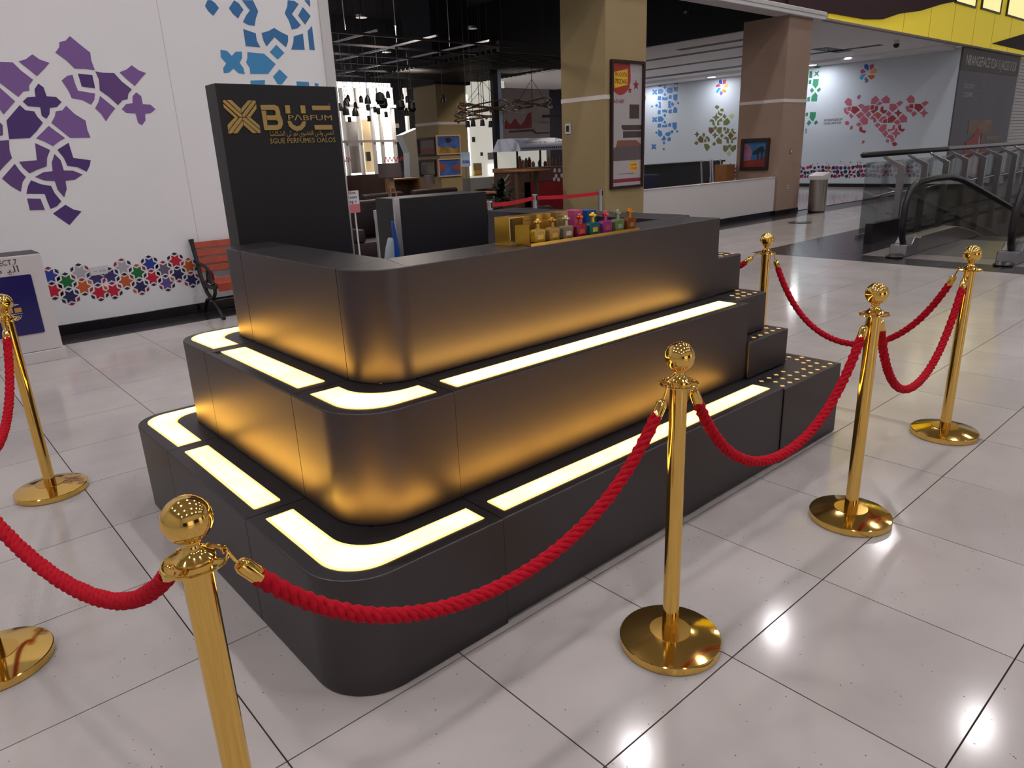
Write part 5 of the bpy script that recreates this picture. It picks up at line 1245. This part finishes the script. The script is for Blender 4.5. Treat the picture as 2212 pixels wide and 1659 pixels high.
fpic('framed photo of golden palms under blue sky, upper right on the far column', 'y', (943, 992, 291, 335), 'photo_b', [('ruins', 'photo_gold', [(0, 0), (1, 0), (1, .3), (.75, .25), (.5, .42), (.2, .35), (0, .45)]), ('palm', 'pic_tree', [(.35, .85), (.5, .95), (.68, .8), (.55, .6), (.42, .62)])], 'frame_pale')
fpic('framed photo of a blue river between red banks, lower right on the far column', 'y', (947, 994, 341, 383), 'photo_b', [('left_bank', 'photo_rust', [(0, .15), (.35, .5), (.42, .55), (0, .85)]), ('right_bank', 'photo_rust', [(1, .15), (.62, .45), (.55, .55), (1, .75)])], 'frame_pale')
fpic('dark framed photo, upper left on the far column', 'x', (905, 941, 296, 338), 'photo_c', [('land', 'pic_red', [(0, .1), (1, .1), (1, .35), (.5, .45), (0, .3)])], 'frame_dark')
fpic('dark framed photo, lower left on the far column', 'x', (909, 942, 344, 381), 'photo_d', [('tower', 'photo_c', [(.1, .1), (.4, .1), (.4, .8), (.1, .7)])], 'frame_dark')

# ------------------------------------------------------------------ cafe furniture
mat('shade_grey', (112, 98, 96), .8); mat('leather', (36, 15, 19), .55); mat('wood', (150, 100, 60), .5, var=.15, vscale=10); mat('wood_dark', (92, 66, 50), .5, var=.15, vscale=10); mat('leaf', (28, 38, 26), .5); mat('tan', (170, 140, 100), .6)
L = aty(842, 367, 10.0)
t = thing('floor_lamp', 'tripod floor lamp with a large grey drum shade in the cafe', 'lamp', (L.x, 10.0, 0))
MB().lathe([(.185, L.z - .11), (.175, L.z + .10)], (L.x, 10, 0), 28).build('shade', 'shade_grey', t, smooth=True)
MB().lathe([(.06, L.z - .28), (.045, L.z - .12)], (L.x, 10, 0), 12).build('hub', 'tan', t)
for k in range(3):
    a = math.radians(100 + 120 * k); MB().tube([(L.x + .03 * math.cos(a), 10 + .03 * math.sin(a), L.z - .2), (L.x + .27 * math.cos(a), 10 + .27 * math.sin(a), .01)], .014, 8).build('leg', 'tan', t)
L2 = aty(927, 388, 12.5)
t = thing('table_lamp', 'small lamp with a pale grey shade before the far column', 'lamp', (L2.x, 12.5, 0))
MB().lathe([(.115, L2.z - .09), (.10, L2.z + .09)], (L2.x, 12.5, 0), 20).build('shade', 'shade_grey', t, smooth=True); MB().tube([(L2.x, 12.5, L2.z - .08), (L2.x, 12.5, .7)], .012, 8).build('stem', 'steel', t)
MB().box(L2.x - .2, L2.x + .2, 12.3, 12.7, .62, .70).box(L2.x - .03, L2.x + .03, 12.47, 12.53, 0, .62).build('side_table', 'wood_dark', t)
def sofa(lab, u, v, y, w, d, h, m, legs='metal_black'):
    p = aty(u, v, y); x = p.x
    t = thing('lounge_seat', lab, 'sofa', (x, y, 0), 'lounge seats in the cafe')
    MB().box(x - w / 2, x + w / 2, y - d / 2, y + d / 2, .14, .42).build('seat', m, t, bevel=.03, seg=2, smooth=True)
    MB().box(x - w / 2, x + w / 2, y + d / 2 - .16, y + d / 2, .42, h).build('backrest', m, t, bevel=.05, seg=3, smooth=True)
    for s in (-1, 1):
        MB().box(x + s * (w / 2 - .07) - .07, x + s * (w / 2 - .07) + .07, y - d / 2, y + d / 2 - .16, .42, .60).build('armrest', m, t, bevel=.03, seg=2, smooth=True)
        for q in (-1, 1): MB().tube([(x + s * (w / 2 - .08), y + q * (d / 2 - .08), .14), (x + s * (w / 2 - .06), y + q * (d / 2 - .06), 0)], .016, 6).build('leg', legs, t)
sofa('dark maroon armchair nearest the black sign in the cafe', 790, 430, 9.3, .85, .8, .95, 'leather')
sofa('dark maroon sofa before the far column with the photos', 955, 405, 11.7, 1.1, .7, .92, 'leather')
sofa('dark maroon armchair behind the tripod lamp', 845, 420, 11.5, .9, .8, .92, 'leather')
sofa('dark low sofa behind the red belt', 1150, 470, 8.72, 1.2, .5, .66, 'leather')
def chair(lab, u, y, m):
    x = aty(u, 420, y).x; t = thing('cafe_chair', lab, 'chair', (x, y, 0), 'cafe chairs')
    MB().box(x - .23, x + .23, y - .23, y + .23, .42, .46).build('seat', m, t, bevel=.012)
    v = [(x + .25 * math.cos(math.radians(a)), y + .25 * math.sin(math.radians(a))) for a in range(20, 161, 14)]
    MB().prism(v + [(x + .22 * math.cos(math.radians(a)), y + .22 * math.sin(math.radians(a))) for a in range(160, 19, -14)], 'z', .62, .84).build('backrest', m, t, bevel=.008)
    for s in (-1, 1):
        MB().tube([(x + s * .2, y + .14, .44), (x + s * .2, y + .16, .70)], .012, 6).build('back_stay', 'metal_black', t)
        for q in (-1, 1): MB().tube([(x + s * .19, y + q * .18, .42), (x + s * .22, y + q * .22, 0)], .014, 6).build('leg', 'wood_dark', t)
chair('light tan chair right of the tripod lamp', 895, 10.4, 'tan'); chair('dark bucket chair left of the potted plant, nearer the far column', 1020, 10.9, 'wood_dark'); chair('dark bucket chair right beside the potted plant', 1052, 11.8, 'leather')
def cafe_table(lab, u, v, y, w):
    p = aty(u, v, y); t = thing('cafe_table', lab, 'table', (p.x, y, 0), 'tables in the cafe')
    MB().box(p.x - w / 2, p.x + w / 2, y - .3, y + .3, p.z - .03, p.z).build('top', 'wood', t, bevel=.006)
    for s in (-1, 1): MB().box(p.x + s * (w / 2 - .06) - .03, p.x + s * (w / 2 - .06) + .03, y - .04, y + .04, 0, p.z - .03).build('leg', 'wood_dark', t)
    return p
cafe_table('long wooden table behind the black cabinet', 980, 418, 8.9, 1.2)
cafe_table('tall wooden table before the food cart', 1138, 366, 9.6, .58)
c = aty(862, 385, 13.6)
s = thing('wooden_shelf', 'low wooden shelf unit behind the tripod lamp', 'shelf', (c.x, 13.6, 0))
MB().box(c.x - .32, c.x + .30, 13.6, 13.64, 0, c.z).build('back', 'wood_dark', s)
for z in (.02, .36, .70, c.z - .03): MB().box(c.x - .32, c.x + .30, 13.3, 13.6, z, z + .03).build('shelf_board', 'wood', s)
for x in (c.x - .34, c.x + .30): MB().box(x, x + .03, 13.3, 13.64, 0, c.z).build('side', 'wood', s)
# big potted plant
P = aty(1080, 410, 10.3)
t = thing('potted_plant', 'dark leafy potted plant right of the black cabinet', 'plant', (P.x, 10.3, 0))
MB().lathe([(.13, 0), (.18, .42), (.17, .42), (.12, .05)], (P.x, 10.3, 0), 24).build('pot', 'black_board', t, smooth=True)
MB().tube([(P.x, 10.3, .1), (P.x, 10.3, .85)], .03, 8).build('stem', 'wood_dark', t)
lr = random.Random(3)
for k in range(54):
    a = lr.uniform(0, 6.28); el = lr.uniform(.05, 1.3); ln = lr.uniform(.32, .56); wd = lr.uniform(.035, .06)
    d = Vector((math.cos(a) * math.cos(el), math.sin(a) * math.cos(el), math.sin(el))); sd = Vector((-math.sin(a), math.cos(a), 0)); o = Vector((P.x, 10.3, .66 + lr.uniform(0, .22)))
    v = []; f = []
    for i, (s_, w_) in enumerate(((.0, .15), (.3, .8), (.55, 1), (.8, .6), (1, .04))):
        c0 = o + d * ln * s_ - Vector((0, 0, .22 * s_ * s_ * ln * 1.6)); v += [c0 - sd * wd * w_, c0 + sd * wd * w_, c0 + Vector((0, 0, .006))]
        if i:
            b_ = i * 3; f += [(b_ - 3, b_, b_ + 2, b_ - 1), (b_ - 1, b_ + 2, b_ + 1, b_ - 2), (b_ - 3, b_ - 2, b_ + 1, b_)]
    MB().add(v, f).build('leaf', 'leaf', t, smooth=True)
# food cart with a striped vault awning
Y0 = 11.2; a, c = aty(1119, 393, Y0), aty(1222, 297, Y0)
def cz(v): return aty(1160, v, Y0).z
t = thing('food_cart', 'snack cart with a pale blue vaulted awning and a red base beside the olive column', 'cart', ((a.x + c.x) / 2, Y0, 0))
mat('awning', (176, 182, 206), .6, var=.06, vscale=8); mat('terrazzo', (98, 58, 52), .5, var=.5, vscale=30); mat('cart_red', (150, 14, 30), .45); mat('jar_brown', (110, 60, 40), .4, var=.3, vscale=20)
xm = aty(1144, 330, Y0).x; xb = aty(1133, 400, Y0).x
MB().box(xb, c.x, Y0, Y0 + .8, .02, cz(392)).build('base', 'cart_red', t); MB().box(xm, c.x, Y0 - .015, Y0 + .8, cz(392), cz(362)).build('terrazzo_front', 'terrazzo', t)
for k, (u, v) in enumerate(((1197, 368), (1207, 368), (1200, 380), (1212, 379), (1196, 387), (1205, 388))):
    q = aty(u, v, Y0); MB().sphere((q.x, Y0 - .018, q.z), .045, 10, 6, (1, .15, 1)).build('white_inlay', 'white_print', t)
MB().box(a.x, xm, Y0 - .02, Y0 + .8, cz(370), cz(361)).build('counter_board', 'wood', t); MB().box(a.x + .02, xm, Y0, Y0 + .78, .02, cz(370)).build('side_board', 'wood_dark', t)
MB().box(a.x, c.x, Y0 + .6, Y0 + .62, cz(361), cz(324)).build('back_pane', 'room_white', t)
for x in (a.x, xm + .3, c.x - .06): MB().box(x, x + .03, Y0, Y0 + .03, cz(361), cz(322)).build('post', 'black', t)
zA = cz(325); zT = cz(297)
v = []; f = []; n = 10
for i in range(n + 1):
    an = math.pi / 2 * i / n; z = zA + (zT - zA) * math.sin(an); y = Y0 - .12 + .5 * (1 - math.cos(an))
    ins = .16 * (1 - math.cos(an)) ** 1.0
    v += [(a.x - .02 + ins, y, z), (c.x + .03 - ins * .6, y, z)]
    if i: f.append((2 * i - 2, 2 * i - 1, 2 * i + 1, 2 * i))
v += [(a.x - .02, Y0 + .75, zA), (c.x + .03, Y0 + .75, zA), (a.x + .14, Y0 + .75, zT), (c.x - .07, Y0 + .75, zT)]
m = 2 * n + 2; f += [(2 * n, 2 * n + 1, m + 3, m + 2), (m, m + 2, m + 3, m + 1), (0, 1, m + 1, m)[::-1], tuple([2 * i for i in range(n + 1)] + [m + 2, m])[::-1], tuple([2 * i + 1 for i in range(n + 1)] + [m + 3, m + 1])]
aw = MB().add(v, f).build('awning', 'awning', t, smooth=True)
dm = MB(); nd = 26
for i in range(nd):
    x = a.x + .03 + (c.x - a.x) * i / nd; dm.sphere((x, Y0 - .122, zA + .05), .019, 8, 6, (1, .2, 1))
dm.build('dot_trim', 'print_sn', aw, kind='stuff')
text('awning_line', 'PERRUNHES SELTAS', .05, 'print_sb', aw, (a.x + .10, Y0 - .116, zA + .14), width=.62); text('awning_line', 'JANUHIRE\nELABHCHY', .05, 'print_sb', aw, (c.x - .42, Y0 - .100, zA + .20), width=.33)
jr = random.Random(8)
for k, (u, hh) in enumerate(((1123, 30), (1130, 20), (1137, 24), (1144, 26), (1152, 15), (1166, 18), (1178, 14), (1186, 26), (1196, 20), (1206, 24))):
    q = aty(u, 361, Y0 + .2); h = hh / FPX * 11.9
    MB().lathe([(.035, 0), (.04, h * .7), (.022, h * .85), (.022, h)], (q.x, Y0 + .2, cz(361)), 10).build('jar', ('jar_brown', 'tan', 'photo_c')[k % 3], t, smooth=True)
# dark sofa back, dark panels and folding chairs behind the white barrier
t = thing('folded_bench', 'navy padded bench behind the white barrier', 'bench', (11.4, 9.6, 0)); mat('navy_pad', (32, 34, 62), .6)
MB().box(10.5, 12.5, 9.4, 9.6, .45, 1.0).build('backrest', 'navy_pad', t, bevel=.03); MB().box(10.5, 12.5, 8.9, 9.4, .30, .45).build('seat', 'navy_pad', t, bevel=.03); MB().box(10.6, 12.4, 8.95, 9.55, 0, .30).build('plinth', 'black', t)
t = thing('glossy_counter', 'long dark grey counter behind the navy bench', 'counter', (14, 12, 0)); MB().box(12.0, 19.5, 12.4, 12.9, 0, 1.04).build('body', 'black_board', t); MB().box(11.95, 19.55, 12.35, 12.95, 1.04, 1.09).build('top', 'metal_black', t)
for n, u in enumerate((1522, 1545)):
    p = aty(u, 392, 10.3); t = thing('folding_easel', ('silver folding easel behind the white barrier, the left one', 'silver folding easel behind the white barrier, the right one')[n], 'easel', (p.x, 10.3, 0), 'folding easels behind the barrier')
    for s in (0, .35): MB().tube([(p.x - .25 + s, 10.15, .0), (p.x + .05 + s, 10.45, 1.18)], .022, 8).build('leg', 'aluminium', t)
    MB().add([(p.x - .06, 10.34, .78), (p.x + .29, 10.34, .78), (p.x + .37, 10.43, 1.14), (p.x + .03, 10.43, 1.14), (p.x - .06, 10.37, .78), (p.x + .29, 10.37, .78), (p.x + .37, 10.46, 1.14), (p.x + .03, 10.46, 1.14)], [(0, 1, 2, 3), (7, 6, 5, 4), (0, 4, 5, 1), (1, 5, 6, 2), (2, 6, 7, 3), (3, 7, 4, 0)]).build('panel', 'black_board', t)
bx = atx(1590, 350, 14.9)
t = thing('wood_box', 'brown wooden cupboard against the brown column', 'cupboard', (14.6, 8.95, 0)); MB().box(14.55, 14.885, 9.14, 9.45, 0, 1.10).build('body', 'wood', t, bevel=.004); MB().box(14.58, 14.86, 9.13, 9.14, .05, 1.05).build('door', 'wood', t)
# ------------------------------------------------------------------ hanging grid, pergola slats, pendants
GZ = 3.30
gr = thing('ceiling_grid', 'black metal grid hung on thin rods over the cafe', 'grid', (8, 12, GZ))
for k in range(6): MB().box(5.0, 9.2, 10.2 + 1.0 * k, 10.23 + 1.0 * k, GZ, GZ + .03).build('cross_bar', 'metal_black', gr)
for k in range(4): MB().box(5.2 + 1.1 * k, 5.23 + 1.1 * k, 10.0, 15.4, GZ + .03, GZ + .06).build('long_bar', 'steel', gr)
for k, (x, y) in enumerate(((5.25, 10.2), (5.9, 10.2), (7.25, 10.9), (8.35, 10.9))):
    MB().tube([(x, y, GZ + .05), (x, y, 6.0)], .006, 6).build('rod', 'aluminium' if k < 3 else 'steel', gr)
pg = thing('slat_pergola', 'dark slatted pergola panel over the right half of the cafe', 'pergola', (12.5, 13, 3.35))
for k in range(4): MB().box(9.3 + 1.05 * k, 9.38 + 1.05 * k, 10.6, 15.3, 3.36, 3.44).build('beam', 'black', pg)
SLM = None
for k in range(28):
    y = 10.7 + .165 * k
    if SLM is None: SLM = MB().box(9.3, 12.6, y, y + .05, 3.30, 3.36).build('slat', 'black', pg); sy = y
    else: part_copy(SLM, pg, (0, y - sy, 0))
MB().box(9.2, 12.7, 10.55, 10.62, 3.28, 3.46).build('edge_beam', 'black', pg)
for x, y in ((9.4, 10.7), (12.4, 10.7), (12.55, 10.7), (10.4, 10.65), (11.2, 10.6)): MB().tube([(x, y, 3.46), (x, y, 5.995)], .008, 6).build('rod', 'metal_black', pg)
PL = [(735, 232, 12, 1), (748, 222, 12.5, 0), (747, 240, 11.5, 0), (752, 213, 13.5, 1), (767, 243, 12, 0), (768, 228, 14, 1), (780, 215, 13, 1), (794, 216, 12.1, 0), (795, 232, 12, 2), (797, 256, 13.2, 2), (810, 237, 13, 2), (817, 240, 12, 2), (821, 212, 11.6, 3), (828, 222, 12.5, 3), (834, 247, 13, 2), (865, 226, 12, 3), (868, 208, 12.6, 1), (878, 243, 13.0, 0), (880, 215, 13, 1), (890, 230, 12.4, 3), (893, 252, 13, 2), (838, 205, 12.8, 1), (957, 214, 12.6, 0), (755, 258, 13.6, 2), (886, 224, 13.4, 1)]
KS = .72
kinds = [[(.02, .12), (.04, .09), (.075, .02), (.085, -.09), (.08, -.09)], [(.02, .1), (.05, .06), (.06, -.08), (.055, -.08)], [(.045, .07), (.05, .06), (.05, -.07), (.045, -.075)], [(.03, .14), (.10, .10), (.12, -.06), (.07, -.14), (.05, -.14)]]
kinds = [[(r_ * KS, z_ * KS) for r_, z_ in q_] for q_ in kinds]
words = ('bell shaped', 'narrow', 'cylinder shaped', 'large lantern shaped')
protos = {}
NTH = ('first', 'second', 'third', 'fourth', 'fifth', 'sixth', 'seventh', 'eighth', 'ninth')
seen = [0, 0, 0, 0]
for n, (u, v, y, k) in enumerate(sorted(PL)):
    p = aty(u, v, y); seen[k] += 1
    lab = '%s black pendant over the cafe, %s of its shape from the left' % (words[k], NTH[seen[k] - 1])
    if k not in protos:
        t = thing('pendant_lamp', lab, 'lamp', tuple(p), 'black pendants over the cafe')
        MB().lathe(kinds[k], tuple(p), 14).build('shade', 'metal_black', t, smooth=True); MB().tube([(p.x, p.y, p.z + kinds[k][0][1]), (p.x, p.y, p.z + 3.6)], .005, 5).build('cord', 'black', t); protos[k] = t
    else: copy_thing(protos[k], tuple(p), lab)
# driftwood ring chandeliers
for n, (u, v, y, R, lab) in enumerate(((1045, 232, 12.0, .55, 'upper twisted branch chandelier over the cafe'), (1036, 250, 13.9, .62, 'lower twisted branch chandelier left of the glass screen post'), (1150, 225, 12.0, .45, 'bronze bulb cluster chandelier right of the glass screen post'))):
    p = aty(u, v, y); t = thing('chandelier', lab, 'chandelier', tuple(p), 'chandeliers over the cafe'); mb = MB(); cr = random.Random(n)
    for q in range(3):
        pts = [(p.x + (R + .05 * math.sin(3 * a_ + q)) * math.cos(a_), p.y + (R * .8) * math.sin(a_), p.z + .05 * math.sin(2 * a_ + q * 2) + .06 * q - .06) for a_ in [i * .209 for i in range(31)]]
        mb.tube(pts, .016, 6)
    mb.build('branch_ring', 'wood_dark', t, smooth=True)
    MB().tube([(p.x, p.y, p.z), (p.x, p.y, 6.0)], .008, 6).build('stem', 'metal_black', t)
    for q in range(9):
        a_ = q * .698; bq = (p.x + R * math.cos(a_), p.y + R * .8 * math.sin(a_), p.z - .06 + cr.uniform(-.1, .05))
        MB().sphere(bq, .035, 8, 6).build('bulb', 'steel', t, smooth=True)
    for x_, y_ in ((R, 0), (-R, 0)): MB().tube([(p.x + x_, p.y, p.z), (p.x, p.y, p.z + .5)], .005, 5).build('wire', 'metal_black', t)
for n, (u, v) in enumerate(((1010, 268), (1022, 266), (1042, 265), (1060, 268))):
    p = aty(u, v, 11.2); lab = 'black spot lamp hung left of the glass screen post, %s from left' % NTH[n]
    t = thing('spot_lamp', lab, 'lamp', tuple(p), 'black spot lamps left of the glass screen post')
    MB().lathe([(.035, .06), (.05, -.06), (.045, -.06)], tuple(p), 12).build('shade', 'metal_black', t, smooth=True); MB().tube([(p.x, p.y, p.z + .06), (p.x, p.y, 6.0)], .005, 5).build('cord', 'black', t)

# small things on the hall floor
p = aty(1728, 481, 6.6)
d_ = ray(1728, 481); k_ = -CAMH / d_.z; p = Vector((0, 0, CAMH)) + d_ * k_
t = thing('floor_disc', 'flat dark oval floor disc in front of the tall bin', 'floor plate', (p.x, p.y, 0))
MB().lathe([(.22, 0), (.22, .006), (.19, .010)], (p.x, p.y, .0005), 24).build('dark_disc', 'metal_black', t, smooth=True); MB().lathe([(.05, .010), (.05, .014)], (p.x, p.y, .0005), 12).build('knob', 'steel', t)  # thin dark disc laid on the floor, a small steel one on top
